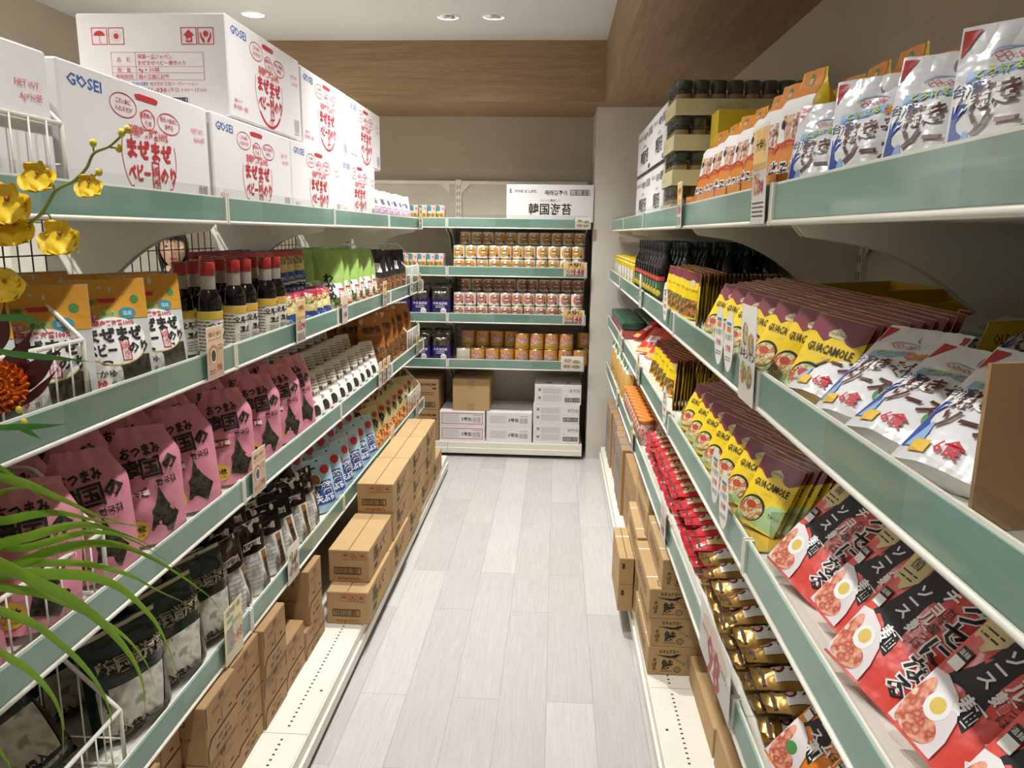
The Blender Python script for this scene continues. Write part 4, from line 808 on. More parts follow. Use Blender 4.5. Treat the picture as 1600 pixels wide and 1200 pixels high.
# third shelf far end: green topped packs and the red heap
def gpack():
    b = MB(); b.box(-.05, .05, -.06, .06, 0, .045, mat('pink_red_pack', '#b5525a', .4, var=.1), .004); b.box(-.052, .052, -.062, .062, .0455, .088, mat('bottle_green_pack', '#1f4d3a', .25, var=.1), .008); return b.mesh('food_pack')
GPK = Kind('food_pack', 'pack', gpack())
for r in range(2):
    for k in range(7): GPK.put(f'bottle green topped food pack, {ORD[k]} from the pier in the {("front", "rear")[r]} row', 'green topped packs', (.415+.135*r, 4.72-.115*k, TR[2]), RR)
def redf(seed):
    b = pouch(.12, .16, .025, mat('red_sachet_film', '#c93a32', .25, var=.12), 'pillow', seed=seed, wr=.004); b.rows(GOLD, .005, .028, lambda v: -.058, lambda v: .058); b.rows(WHT, .06, .10, lambda v: -.03, lambda v: .04); b.txt(RED, '辛', 0, .08, .04); return b.mesh('spice_sachet')
RF = [Kind('spice_sachet', 'sachet', redf(s)) for s in (1, 5)]
for k in range(20): RF[k % 2].put(f'red spice sachet in the loose heap, {ORD[k]} from the green topped packs', 'heap of red sachets', (.42+.11*(k % 3)+jit(.02), 3.88-.048*k, TR[2]+.008+.018*(k % 3)), RR+jit(.7), -.85+jit(.25), jit(.3))
# red and orange noodle sauce pouches
def sauce(name, main, words, sub, photo, seed):
    w, h = .128, .205; b = pouch(w, h, .020, main, 'flat', seed=seed, wr=.001, nu=14, nv=18, back=main, pw=5)
    dx = -.008
    b.poly(BLACK, [(-.024, h-.006), (.026, h-.006), (.026, h-.012), (.004, .050), (-.050, .078), (-.024, h-.04)]); b.poly(mat('gold_panel', '#cdb878', .35, var=.05), [(-.062, h-.004), (-.026, h-.004), (-.026, .150), (-.040, .128), (-.062, .138)]); b.vtxt(BLACK, '韓国', -.045, .176, .016); b.lines(BROWNINK, -.058, -.032, .142, .158, 2)
    b.vtxt(WHT, words[0], .013, .132, .0215, -.10, .03); b.vtxt(WHT, words[1], -.014, .128, .019, -.10, .03); b.txt(WHT, sub, -.006, .072, .030, -.1, .02)
    b.vtxt(BLACK, '甘辛酸っぱ', .026, .118, .015, -.12, .0)
    b.vtxt(WHT, 'クセになる', .046, .098, .034, -.06, .085); b.vtxt(BLACK, 'クセになる', .046, .098, .034, -.06, .025)
    b.rect(WHT, .020, .060, h-.022, h-.012); b.ell(mat('lilac_mark', '#9a8ac8', .5), .024, h-.017, .005, .005); b.lines(GREYINK, .032, .058, h-.020, h-.014, 1)
    b.poly(mat('pale_plate_print', '#e6dcdc', .4), [(-.063, .082), (-.045, .086), (-.022, .076), (-.006, .055), (.0, .030), (.0, .004), (-.063, .004)]); b.ell(photo, -.052, .040, .0105, .034); b.ell(photo, -.034, .022, .024, .018)
    if name == 'red': b.ell(WHT, -.030, .052, .014, .017); b.ell(mat('egg_yolk_print', '#e2c25a', .4), -.030, .053, .0085, .010)
    else: b.ell(GRN, -.032, .045, .011, .010)
    b.rect(BLACK, -.058, -.042, .108, .122); b.rect(WHT, -.058, -.042, .094, .108); b.txt(WHT, '温麺', -.05, .115, .0075)
    return b.mesh('noodle_sauce_pouch')
NRED = mat('coral_red_film', '#d8483c', .3, var=.03); NORG = mat('orange_sauce_film', '#e8892c', .3, var=.03)
NPH = speck('noodle_sauce_photo', ['#d9795a', '#e8a98a', '#b8452e', '#efd0b0'], 55)
RS = [Kind('noodle_sauce_pouch', 'pouch', sauce('red', NRED, ('チョル麺', 'ソース'), '麺', NPH, s)) for s in (1, 3)]
OS = [Kind('noodle_sauce_pouch', 'pouch', sauce('orange', NORG, ('ヤンニョム', 'あおソース'), '和', NPH, s)) for s in (2, 5)]
for k in range(5):
    for r in range(8):
        RS[(k+r) % 2].put(f'coral red noodle sauce pouch, {ORD[k]} column from the guacamole, {ORD[r]} back', 'coral red noodle sauce pouches', (.372+.05*r+(.018 if k % 2 else 0), 1.105-.135*k-.012*r+jit(.008), TR[2]+.004), RR+.36+jit(.06)-.02*r, -.64+.02*r+jit(.02), .26+jit(.04), .93)
b = MB(); b.box(-.04, .04, -.03, .03, 0, .09, clear('clear_acrylic_box', '#f4f4f2', .12)); o = tag(link('acrylic_box', b.mesh('acrylic_box')), 'small clear acrylic box between yellow and coral red pouches', 'box'); o.location = (.41, 1.19, TR[2]); 
for k in range(3):
    for r in range(6):
        OS[(k+r) % 2].put(f'orange noodle sauce pouch, {ORD[k]} column from the gold sausage packs, {ORD[r]} back', 'orange noodle sauce pouches', (.372+.05*r, 1.035-.13*k-.012*r, TR[3]+.004), RR+.40+jit(.06), -.62+.02*r, .28+jit(.05), .95)
# sausages lying end-on
def sausage(seed, c, lab):
    w, h = .066, .185; b = pouch(w, h, .042, c, 'pillow', seed=seed, wr=.008, nu=14, nv=24, pw=2)
    b.rows(lab, .035, .15, lambda v: -.020, lambda v: .022); b.txt(BLACK, 'ソーセージ', .001, .100, .021, PI/2, .03, width=.085); b.ell(BLACK, .0, .044, .010, .010); b.ell(PINKP, .0, .043, .006, .006); b.rect(BROWNINK, -.026, .026, .012, .018)
    return b.mesh('sausage_pack')
GOLDF = mat('gold_foil', '#b08a4a', .22, .75, var=.25, scale=30); SILW = mat('white_pack_label', '#dcd8d2', .3, var=.05); REDS = mat('red_clear_film', '#c8323a', .2, var=.15, scale=25); CREAML = mat('cream_pack_label', '#cdb27a', .35, var=.08)
SG = [Kind('sausage_pack', 'sausages', sausage(s, GOLDF, SILW)) for s in (1, 4, 7)]; SR = [Kind('sausage_pack', 'sausages', sausage(s, REDS, CREAML)) for s in (2, 5, 8)]
for r in range(2):
    for q in range(2):
        for k in range(9): SG[(k+r) % 3].put(f'gold sausage pack, {ORD[k]} from the orange pouches, {("lower", "upper")[q]} layer, {("front", "rear")[r]} row', 'gold sausage packs', (.366+.195*r+jit(.004), 1.165+.071*k+jit(.003), TR[3]+.004+.049*q), RR+jit(.07), -1.53+jit(.03), jit(.14))
        for k in range(16): SR[(k+r) % 3].put(f'red sausage pack, {ORD[k]} from the gold ones, {("lower", "upper")[q]} layer, {("front", "rear")[r]} row', 'red sausage packs', (.366+.195*r+jit(.004), 1.835+.071*k+jit(.003), TR[3]+.004+.049*q), RR+jit(.07), -1.53+jit(.03), jit(.14))
# jars with orange lids, pasta bags
def ojar():
    a = MB(); a.lathe([(.030, 0), (.033, .004), (.033, .085), (.030, .092)], speck('pickle_in_glass', ['#b8563a', '#d8a08a', '#e8dcd0', '#8a2f22'], 60, .12), 18); l = MB(); l.lathe([(.031, .090), (.0345, .092), (.0345, .105), (.031, .109), (.026, .107), (.0001, .107)], mat('orange_metal_lid', '#d8853a', .3, var=.06), 20); return [('jar_body', a.mesh('jar_body'), None), ('lid', l.mesh('lid'), 'orange metal lid')]
OJ = Kind('pickle_jar', 'jar', ojar())
for r in range(3):
    for k in range(10): OJ.put(f'orange lidded jar, {ORD[k]} from the red sausages in the {("front", "middle", "rear")[r]} row', 'orange lidded jars', (.378+.072*r, 3.02+.0715*k, TR[3]), RR)
def pasta(seed):
    w, h = .095, .26; b = pouch(w, h, .05, speck('dry_spaghetti', ['#d9a85a', '#e2b970', '#b9863a'], 80, .3, (1, 1, .05)), 'pillow', seed=seed, wr=.002); b.rows(WHT, .15, .21, lambda v: -.044, lambda v: .044); b.ell(GRN, -.01, .18, .018, .014); b.lines(BLUE2, -.03, .035, .19, .205, 2); return b.mesh('spaghetti_bag')
PS = [Kind('spaghetti_bag', 'bag', pasta(s)) for s in (1, 2)]
for r in range(2):
    for k in range(10): PS[k % 2].put(f'bag of dry spaghetti, {ORD[k]} from the orange lidded jars in the {("front", "rear")[r]} row', 'spaghetti bags', (.372+.08*r, 3.78+.10*k, TR[3]), RR+.3+jit(.1), -.1+jit(.04))
# cartons on the base under the side wall shelves
TAPEW = mat('pale_strapping', '#e0dcd2', .35)
def salmon():
    L, D, H = .38, .26, .0982; b = carton(L, D, H, CARD2, .002, seam=True)
    b.on(FACE('T', L, D, H)); b.rect(TAPEW, -.12, -.112, -D/2, D/2); b.rect(TAPEW, .10, .108, -D/2, D/2); b.frame(BROWNINK, .13, .17, -.10, -.06, .003); b.vtxt(BROWNINK, '天地無用', .04, -.03, .02)
    b.on(FACE('R', L, D, H)); b.txt(BLACK, 'VI.キョクヨー', -.065, .082, .014, 0, .03, width=.062); b.poly(BLACK, [(-.11, .070), (-.06, .066), (-.04, .074), (-.025, .073), (-.045, .061), (-.065, .060)]); b.txt(BLACK, '鮭', -.068, .036, .038, 0, .02); b.vtxt(BLACK, 'そぼろ', -.108, .036, .016, 0, .02); b.txt(BLACK, 'ふっくら', -.030, .05, .011, -.6, .01); b.ring(BLACK, -.036, .020, .011, .010, .002, 18); b.txt(BLACK, '27', -.036, .020, .011); b.rect(BLACK, -.09, -.05, .013, .0145); b.rect(TAPE, -.01, .03, .03, .066)
    b.on(FACE('F', L, D, H)); b.lines(BROWNINK, -.12, .12, .03, .07, 3, .003)
    return b.mesh('salmon_carton')
SM = Kind('salmon_carton', 'carton', salmon())
for r in range(4): SM.put(f'tan salmon carton with pale straps, {("lowest", "second", "third", "topmost")[r]} of the near stack', 'salmon cartons', (.450+(0, .006, -.006, -.008)[r], 2.392, .1009+.0986*r), RR+jit(.012))
for r in range(5): SM.put(f'tan salmon carton with pale straps, {LAY[r] if r < 3 else ("fourth", "topmost")[r-3]} of the taller far stack', 'salmon cartons', (.448+jit(.004), 2.795, .1009+.0986*r), RR+jit(.012))
def small_c(L, D, H, t=False):
    b = carton(L, D, H, CARD2, .002); b.on(FACE('R', L, D, H)); b.rect(BROWNINK, -D*.3, -D*.1, H*.6, H*.8); b.on(FACE('T', L, D, H)); b.rect(TAPEW, -L*.2, -L*.17, -D/2, D/2); return b.mesh('small_carton')
SMC = Kind('small_carton', 'carton', small_c(.30, .055, .105))
for r in range(2): SMC.put(f'narrow tan carton standing out from the base, {("lower", "upper")[r]} of two', 'narrow cartons', (.285, 2.76, .1009+.1055*r), RR)
def plain(L, D, H):
    b = carton(L, D, H, CARD2, .002, tape=TAPE); b.on(FACE('R', L, D, H)); b.rect(TAPE, -.03, .03, H-.06, H); return b.mesh('plain_carton')
for k, (L, D, H, x, y, z, t) in enumerate(((.36, .30, .085, .60, 2.0, 0, 'low one beside the salmon stack'), (.42, .30, .115, .60, 1.585, 0, 'second one before the salmon stack'), (.42, .30, .20, .62, 1.15, 0, 'third one before the salmon stack'), (.40, .24, .25, .66, 1.98, .0865, 'tall one set back behind the low carton'), (.40, .24, .24, .67, 1.575, .1165, 'tall one set back above the second'), (.36, .26, .25, .62, .70, 0, 'the one closest to the camera'))):
    Kind('plain_carton', 'carton', plain(L, D, H)).put('plain tan taped carton on the base, ' + t, 'plain taped cartons', (x, y, .1009+z), RR)
def pastac():
    L, D, H = .55, .34, .33; b = carton(L, D, H, CARD, .003); b.on(FACE('R', L, D, H)); b.rect(RED, -.14, -.06, .225, .275); b.ring(WHT, -.10, .262, .03, .022, .008, 16, PI, 2*PI); b.txt(RED, 'Pasta', -.10, .208, .022, 0, .02); b.txt(mat('dark_green_ink', '#33462c', .6), 'パスタ', -.09, .165, .042, 0, .02, width=.11); b.txt(BROWNINK, '500g×16', -.12, .03, .02)
    b.on(FACE('F', L, D, H)); b.lines(BROWNINK, -.2, .2, .10, .2, 3, .004); return b.mesh('pasta_carton')
Kind('pasta_carton', 'carton', pastac()).put('brown pasta carton with red logo standing behind the salmon cartons', None, (.53, 3.30, .1009), RR)
STRAP = mat('blue_strap', '#5b9ad0', .35)
def strapc():
    L, D, H = .38, .36, .34; b = carton(L, D, H, CARD, .003); b.on(FACE('F', L, D, H)); b.lines(BROWNINK, -.14, .14, .15, .25, 3, .004)
    s = MB(); s.box(-.055, -.043, -D/2-.002, D/2+.002, -.0, H+.002, STRAP); s.box(.08, .092, -D/2-.002, D/2+.002, -.0, H+.002, STRAP); return [(None, b.mesh('strapped_carton'), None), ('strap', s.mesh('strap'), 'blue plastic straps')]
ST = Kind('strapped_carton', 'carton', strapc())
for k in range(3): ST.put(f'brown carton with blue straps, {ORD[k]} from the pasta carton', 'blue strapped cartons', (.525+(0, .01, .0)[k], 3.78+.39*k, .1009), RR)
# ================================================================== back shelves
CANM = mat('steel_can_rim', '#b9b7b2', .25, .9, var=.05)
def can(kindname, r, h, base, draw):
    a = MB(); a.lathe([(r*.93, 0), (r, .002), (r, h-.002), (r*.93, h)], CANM, 20); a.lathe([(r+.0003, .004), (r+.0003, h-.004)], base, 20, caps=False); a.on(CYL(r+.0004), .006); draw(a); return Kind(kindname, 'can', a.mesh(kindname))
CW = mat('white_can_label', '#e9e2d2', .45, var=.03); PEACH = mat('yellow_peach_print', '#d99a3c', .45, var=.12, scale=40); PEACHP = mat('pink_peach_print', '#c97a62', .45, var=.15, scale=40)
def fruit(pc, nm, strip):
    def f(a):
        a.ell(pc, -.010, .042, .026, .030); a.ell(pc, .018, .046, .020, .026); a.rect(BLACK, -.016, .014, .022, .052); a.txt(WHT, nm, -.001, .040, .014, 0, .03); a.rect(strip, -.013, .011, .0235, .031); a.ell(mat('maroon_stamp', '#8a2f3a', .5), .030, .022, .008, .008); a.ell(WHT, .0, .062, .007, .006)
    return f
KY = can('peach_can', .0365, .0845, CW, fruit(PEACH, '黄桃', GOLD)); KP = can('peach_can', .0365, .0845, CW, fruit(PEACHP, '白桃', PINKP))
MIK = mat('orange_can_label', '#e09a38', .42, var=.05); MIKP = mat('orange_pink_print', '#d8785a', .45, var=.1)
def mik(a):
    a.ell(MIKP, .0, .060, .038, .026); a.txt(WHT, 'カノム', -.004, .071, .026, .15, .09); a.txt(BROWNINK, 'カノム', -.004, .071, .026, .15, .02); a.txt(WHT, 'みかん', .012, .049, .022, .1, .09); a.txt(mat('maroon_ink', '#8a2f3a', .5), 'みかん', .012, .049, .022, .1, .02); a.ell(GOLD, -.026, .03, .010, .010); a.rect(mat('green_leaf_band', '#8a9a3c', .5), -.04, .05, .014, .024)
KM = can('mandarin_can', .0455, .105, MIK, mik)
def mikw(a): a.lines(GREYINK, -.04, .04, .02, .09, 8)
KW = can('mandarin_can', .0455, .105, CW, mikw)
for K, sh, nm in ((KY, 1, 'yellow peach'), (KP, 2, 'white peach')):
    for lv in range(2):
        for k in range(11):
            K.put(f'{nm} can, {ORD[k]} from the coffee side in the {("bottom", "second")[lv]} front layer', nm + ' cans', (-.632+.0765*k+jit(.0015), YB+.052+jit(.004), TB[sh]+.085*lv), jit(.35))
    for lv in range(3):
        for k in range(11): K.put(f'{nm} can, {ORD[k]} from the coffee side in the shaded rear {("bottom", "second", "top")[lv]} layer', nm + ' cans behind', (-.60+.0745*k+jit(.0005), YB+.155, TB[sh]+.085*lv), jit(.5))
for k in range(10):
    (KW if k == 0 else KM).put(('silver white backed can at the end of the front mandarin layer' if k == 0 else f'orange mandarin can, {ORD[k]} from the white backed can in the front bottom layer'), 'mandarin cans', (-.605+.0965*k if k < 9 else .235-.02, YB+.062 if k < 9 else YB+.16, TB[3]), jit(.2)-.1)
for k in range(5): KM.put(f'orange mandarin can, {ORD[k]} from the coffee bags in the shaded upper layer', 'mandarin cans', (-.585+.0975*k if k < 4 else -.235, YB+.16, TB[3]+.1055), jit(.2)); KM.put(f'orange mandarin can in shade under the upper layer, {ORD[k]} from the coffee bags', 'mandarin cans behind', (-.585+.0975*k if k < 4 else -.235, YB+.16, TB[3]), 0)
for k in range(4): KM.put(f'orange mandarin can, {ORD[k]} in the lit upper layer towards the pier', 'mandarin cans', (-.605+.0965*(4+k)+.004, YB+.062, TB[3]+.1055), jit(.2)-.1)
KM.put('orange mandarin can in shade at the pier end of the upper layer', 'mandarin cans', (.195, YB+.16, TB[3]+.1055), .3)
# small drink cartons
def drink():
    L, D, H = .052, .055, .112; b = carton(L, D, H, mat('cream_pink_carton', '#e2c7b8', .5, var=.05), .001, seam=False); b.on(FACE('F', L, D, H)); b.rect(mat('yellow_band_print', '#dfb54e', .5), -.025, .025, .028, .062); b.poly(TEALP, [(-.026, .075), (-.004, .075), (-.002, .10), (-.012, .111), (-.026, .111)]); b.txt(BLACK, '豆乳', -.004, .048, .026, 0, .01); b.rect(OPR, -.025, .025, .016, .021); b.rect(OPR, -.025, .025, .007, .012); b.ell(PINKP, .015, .09, .007, .008)
    b.on(FACE('R', L, D, H)); b.rect(GREYINK, -.02, .02, .02, .09); return b.mesh('drink_carton')
DK = Kind('drink_carton', 'carton', drink())
for k in range(8): DK.put(f'small teal and yellow drink carton, {ORD[k]} from the peach cans', 'small drink cartons below the top', (-.757-.0567*k, YB+.05, TB[1]), jit(.02)); DK.put(f'small teal and yellow drink carton in the second line, {ORD[k]} from the peach cans', 'small drink cartons below the top', (-.757-.0567*k, YB+.108, TB[1]), 0)
for k in range(5): DK.put(f'small teal and yellow drink carton on the top shelf, {ORD[k]} from the open end', 'small drink cartons on top', (-.748-.0567*k, YB+.05, TB[0]), jit(.02))
# purple coffee bags
PUR = mat('violet_foil', '#40357a', .22, .3, var=.15); SILF = mat('crinkled_silver_foil', '#7a756c', .2, .85, var=.35, scale=24)
def coffee(seed):
    w, h = .128, .215; b = pouch(w, h, .075, PUR, 'block', seed=seed, wr=.006, nu=18, nv=24, pw=4, tw=.9, back=SILF)
    b.rows(SILF, .118, h-.001, lambda v: -.0635, lambda v: .0635); b.rows(mat('lilac_fade_print', '#b7aed2', .3), .002, .022, lambda v: -.0635, lambda v: .0635); b.txt(WHT, 'OUR BLEND', 0, .092, .024, 0, .01, width=.095); b.lines(WHT, -.03, .03, .06, .08, 2, .0015); b.ell(WHT, .022, .043, .019, .019); b.lines(GREYINK, .008, .036, .034, .05, 2)
    return b.mesh('coffee_bag')
CF = [Kind('coffee_bag', 'bag', coffee(s)) for s in (1, 2)]
for sh in (2, 3):
    for k in range(3):
        for r in range(2): CF[(k+sh) % 2].put(f'violet coffee bag with silver top, {ORD[k]} from the {("", "", "peach", "mandarin")[sh]} cans in the {("front", "rear")[r]} row', 'violet coffee bags', (-.755-.134*k, YB+.065+.10*r, TB[sh]), jit(.06), jit(.03))
# cartons on the base
def tin5(frame):
    L, D, H = .306, .36, .103; b = carton(L, D, H, BOXW, .002, tape=None); b.on(FACE('F', L, D, H))
    if frame: b.frame(PALERED, -.138, .138, .014, .090, .005)
    b.frame(GREYINK, -.125, -.02, .028, .078, .001); b.lines(GREYINK, -.12, -.025, .03, .075, 4); b.txt(BLACK, '5号缶', .030, .050, .028, 0, .02); b.bars(GREYINK, .070, .125, .028, .064, 14); b.lines(BLACK, .075, .125, .074, .08, 1)
    b.on(FACE('T', L, D, H)); b.lines(PALERED if frame else GREYINK, -.12, .12, -.14, -.08, 3, .003); return b.mesh('tinned_fruit_carton')
T5 = [Kind('tinned_fruit_carton', 'carton', tin5(f)) for f in (True, False)]
for lv in range(2):
    T5[0].put(f'white tin carton with red frame, {("lower", "upper")[lv]} one beside the brown cartons', 'white tin cartons', (-.609, YB+.20, .1009+.1036*lv), jit(.006)); T5[1].put(f'white tin carton without frame, {("lower", "upper")[lv]} one in the middle of the base', 'white tin cartons', (-.294, YB+.20, .1009+.1036*lv), jit(.006))
def doc():
    L, D, H = .308, .37, .1335; b = carton(L, D, H, BOXW, .002); b.on(FACE('F', L, D, H)); b.frame(GREYINK, -.135, .025, .022, .112, .001); b.lines(GREYINK, -.10, .02, .074, .108, 4); b.lines(GREYINK, -.10, .02, .026, .066, 4); b.rect(GREYINK, -.13, -.112, .09, .108); b.rect(GREYINK, -.13, -.112, .036, .054)
    for i, k in enumerate((2, 0, 3)): pict(b, GREYINK, .085+.025*i, .095, .022, k)
    b.frame(BLACK, .045, .145, .020, .048, .003); b.bars(BLACK, .05, .14, .023, .045, 18); b.txt(BLACK, 'LOT', .055, .065, .009)
    b.on(FACE('T', L, D, H)); b.rect(BLACK, -.08, -.04, -.13, -.10); b.rect(BLACK, .06, .08, -.13, -.10); return b.mesh('white_carton')
DC = Kind('white_carton', 'carton', doc())
for lv in range(3): DC.put(f'white printed carton beside the pier, {("lowest", "middle", "topmost")[lv]} of three', 'white printed cartons', (.024+(0, -.003, .004)[lv], YB+.205, .1009+.134*lv), jit(.008))
def brown(tape):
    L, D, H = .248, .33, .215; b = carton(L, D, H, CARD2, .003, tape=TAPE); b.on(FACE('F', L, D, H)); b.rect(TAPE, -.024, .024, H-.066, H-.001); b.rect(TAPE, -.024, .024, .001, .05); b.on(FACE('R', L, D, H)); b.lines(BROWNINK, -.08, .08, .08, .14, 2, .004); return b.mesh('taped_carton')
Kind('taped_carton', 'carton', brown(1)).put('tan carton sealed with brown tape standing on the red framed white cartons', None, (-.551, YB+.20, .3086), .0)
def num():
    L, D, H = .34, .34, .2085; b = carton(L, D, H, CARD, .003); b.on(FACE('F', L, D, H)); b.txt(BLACK, '76004248', .097, H-.034, .026, 0, .02, width=.112); b.rect(BLACK, .13, .155, H-.066, H-.056); b.lines(BROWNINK, .03, .14, .10, .125, 2, .002); b.frame(BLACK, .02, .145, .02, .055, .004); b.bars(BLACK, .03, .135, .025, .05, 16); b.poly(BLACK, [(-.06, .03), (-.01, .03), (-.01, .07), (.02, .09), (-.02, .13), (-.06, .10)]); b.rect(CARD, -.05, -.02, .04, .09); return b.mesh('numbered_carton')
NK = Kind('numbered_carton', 'carton', num())
for lv in range(2): NK.put(f'brown carton numbered 76004248, {("lower", "upper")[lv]} one at the end of the aisle', 'numbered cartons', (-.938, YB+.19, .1009+.2093*lv), 0)
# ================================================================== wire baskets at the ends of the left shelves
def basket(L, far):
    F = MB(); D = .40; h0, h1 = .125, .245
    for x in (-L/2, L/2): pass
    F.tube([(-L/2, 0, h0), (L/2, 0, h0)], .0042, WIRE, 8); F.tube([(-L/2, 0, .004), (L/2, 0, .004)], .003, WIRE, 6)
    n = round(L/.042)
    for i in range(1, n): F.tube([(-L/2+L*i/n, -.003, .004), (-L/2+L*i/n, -.003, h0)], .0018, WIRE, 5)
    def side():
        s = MB(); s.tube([(0, 0, .004), (0, 0, h0), (0, .008, h0+.008), (0, .115, h1-.004), (0, .125, h1), (0, D, h1)], .0042, WIRE, 8); s.tube([(0, 0, .004), (0, D, .004)], .003, WIRE, 6)
        s.tube([(.003, .0, .06), (.003, D, .06)], .002, WIRE, 5)
        for i in range(1, 10):
            y = i*D/10; s.tube([(.003, y, .004), (.003, y, h0+.008+(y-.008)/.107*(h1-h0-.012) if y < .115 else h1)], .0018, WIRE, 5)
        return s.mesh('side_panel')
    return F.mesh('front_panel'), side()
def put_basket(L, loc, label, group):
    f, s = basket(L, 0); o = link('wire_basket', None); o.location = loc; o.rotation_euler.z = RL; tag(o, label, 'basket', group); link('front_panel', f, o)
    for sx in (-1, 1): q = link('side_panel', s, o); q.location.x = sx*L/2
SH = ('top', 'second', 'third', 'lowest')
for i in range(4): put_basket(.84, (-.826, .838, TL[i]+.0005), f'white wire basket guard on the {SH[i]} shelf beside the flowers', 'wire guards beside the flowers')
for i in (1, 2, 3): put_basket(.36, (-.826, 4.315, TL[i]+.0005), f'white wire basket guard at the far end of the {SH[i]} shelf', 'wire guards at the far end')
# ================================================================== price cards on the rails
CARDW = mat('white_price_card', '#efe9df', .5, var=.02); CARDY = mat('pale_yellow_card', '#f0e2b0', .5, var=.04); PEACHC = mat('peach_card_print', '#efc9a4', .5, var=.05); SLEEVE = clear('clear_card_sleeve', '#fafafa', .06)
def price(w, h, style, num, seed):
    b = MB(); b.box(-w/2, w/2, -.0009, 0, 0, h, CARDW if style != 2 else CARDY)
    b.on(lambda x, z, e: (x, -.0009-e, z))
    if style == 0:
        b.rect(PEACHC, -w*.46, w*.46, h*.03, h*.97); b.txt(BROWNINK, '韓国ベビー焼のり', 0, h*.85, w*.14, 0, .01, width=w*.75); b.lines(GREYINK, -w*.4, w*.4, h*.72, h*.78, 1); b.ell(mat('warm_orange_print', '#d98a5a', .5), -w*.15, h*.48, w*.26, h*.18); b.ell(WHT, -w*.13, h*.45, w*.2, h*.15); b.ell(NORI, -w*.13, h*.45, w*.13, h*.11); b.lines(GREYINK, w*.15, w*.42, h*.52, h*.66, 2); b.txt(RED, num, w*.2, h*.2, w*.3, 0, .02); b.lines(RED, -w*.4, -w*.05, h*.1, h*.2, 2)
    elif style == 1:
        b.rect(mat('orange_card_print', '#eec27a', .5, var=.15, scale=30), -w*.46, w*.46, h*.55, h*.97); b.txt(BLACK, '大特価', w*.05, h*.8, w*.24, 0, .02); b.rect(speck('card_photo', ['#d98a6a', '#efd9b0', '#b85a48', '#e8c27a'], 90), -w*.4, w*.02, h*.30, h*.52); b.txt(RED, num, w*.18, h*.38, w*.34, 0, .03); b.lines(BROWNINK, -w*.4, w*.4, h*.06, h*.24, 4)
    elif style == 2:
        b.rect(GREEN2, -w*.36, -w*.02, h*.72, h*.80); b.txt(GREYINK, '岩海苔 6袋', w*.0, h*.90, w*.16, 0, .01); b.lines(GREYINK, -w*.1, w*.4, h*.62, h*.7, 2); b.rect(speck('grey_pack_photo', ['#8f8a80', '#b5b0a6', '#6f6a60'], 80), -w*.38, -w*.05, h*.2, h*.62); b.txt(PALERED, num, w*.18, h*.36, w*.40, 0, .02)
    elif style == 3:
        b.ell(mat('pale_card_print', '#e6c9b4', .5), 0, h*.7, w*.4, h*.2); b.txt(RED, num, 0, h*.3, w*.42, 0, .03); b.lines(GREYINK, -w*.4, w*.4, h*.5, h*.6, 2)
    else:
        for cx, cz in ((-w*.2, h*.7), (w*.2, h*.62), (-w*.22, h*.3), (w*.18, h*.28)): b.ell(speck('dish_photo', ['#b8754a', '#e2c49a', '#7a8a4a', '#c25a48'], 80), cx, cz, w*.19, h*.12)
        b.txt(BLACK, num, 0, h*.5, w*.2, 0, .02)
    s = MB(); s.box(-w/2-.002, w/2+.002, -.0022, -.0016, -.001, h*.62, SLEEVE)
    return [('card', b.mesh('card'), None), ('sleeve', s.mesh('sleeve'), 'clear plastic sleeve')]
def oval(num):
    w, h = .05, .115; b = MB(); n = 28; p = [(w/2*math.cos(2*PI*i/n), h/2+h/2*math.sin(2*PI*i/n)) for i in range(n)]
    b.prism(p, lambda a, c, s: (a, -.0009+.0009*s, c), CARDW); b.on(lambda x, z, e: (x, -.0009-e, z)); b.rect(TEALP, -.012, .012, .088, .094); b.rect(OPR, -.010, .010, .076, .086); b.txt(GREYINK, 'お値打', 0, .066, .013); b.txt(PALERED, num, 0, .045, .018, 0, .02); b.lines(GREYINK, -.015, .015, .02, .03, 2); return [('card', b.mesh('card'), None)]
def put_card(K, x, y, z, rz, label, rx=.02): K.put(label, 'price cards on the shelf rails', (x, y, z), rz, rx)
def PCARD(w, h, st, num, seed=0): return Kind('price_card', 'price card', price(w, h, st, num, seed))
OV = Kind('price_card', 'price card', oval('198'))
xl, xr = XL+.0085, XR-.0085
for (w, h, st, num, y, sh, t) in ((.085, .125, 0, '98', 1.70, 1, 'large peach card with seaweed picture and price 98, under the sauce bottles'), (.085, .135, 1, '298', 2.30, 1, 'orange and yellow card at the end of the sauce bottles'), (.075, .12, 3, '148', 2.80, 1, 'brownish card hanging at the second shelf joint'), (.075, .12, 1, '198', 3.47, 1, 'yellow topped card beneath the green pouches'), (.08, .11, 3, '98', 4.12, 1, 'first of two small cards by the far guard, second shelf'), (.08, .11, 1, '88', 4.37, 1, 'last small card on the second shelf'),
        (.09, .125, 0, '198', 1.915, 2, 'pale pink flavour card below the pink bags'), (.06, .12, 3, '98', 3.345, 2, 'first of the narrow cards below the cream packs'), (.06, .12, 1, '98', 3.43, 2, 'second of the narrow cards below the cream packs'), (.06, .12, 3, '88', 3.52, 2, 'third of the narrow cards below the cream packs'), (.085, .12, 1, '198', 4.29, 2, 'card at the far end of the third shelf'),
        (.105, .15, 2, '248', 1.70, 3, 'large card with green bar and price 248, below the dark green multipacks'), (.10, .12, 4, '海苔', 2.14, 3, 'dark picture card below the black topped bags'), (.08, .125, 3, '298', 3.57, 3, 'card below the sky blue pouches'), (.085, .12, 1, '148', 4.25, 3, 'last card on the lowest shelf'), (.08, .12, 1, '198', 4.42, 0, 'card at the far end of the top shelf')):
    put_card(PCARD(w, h, st, num), xl, y, ZL[sh]+.003, RL, t)
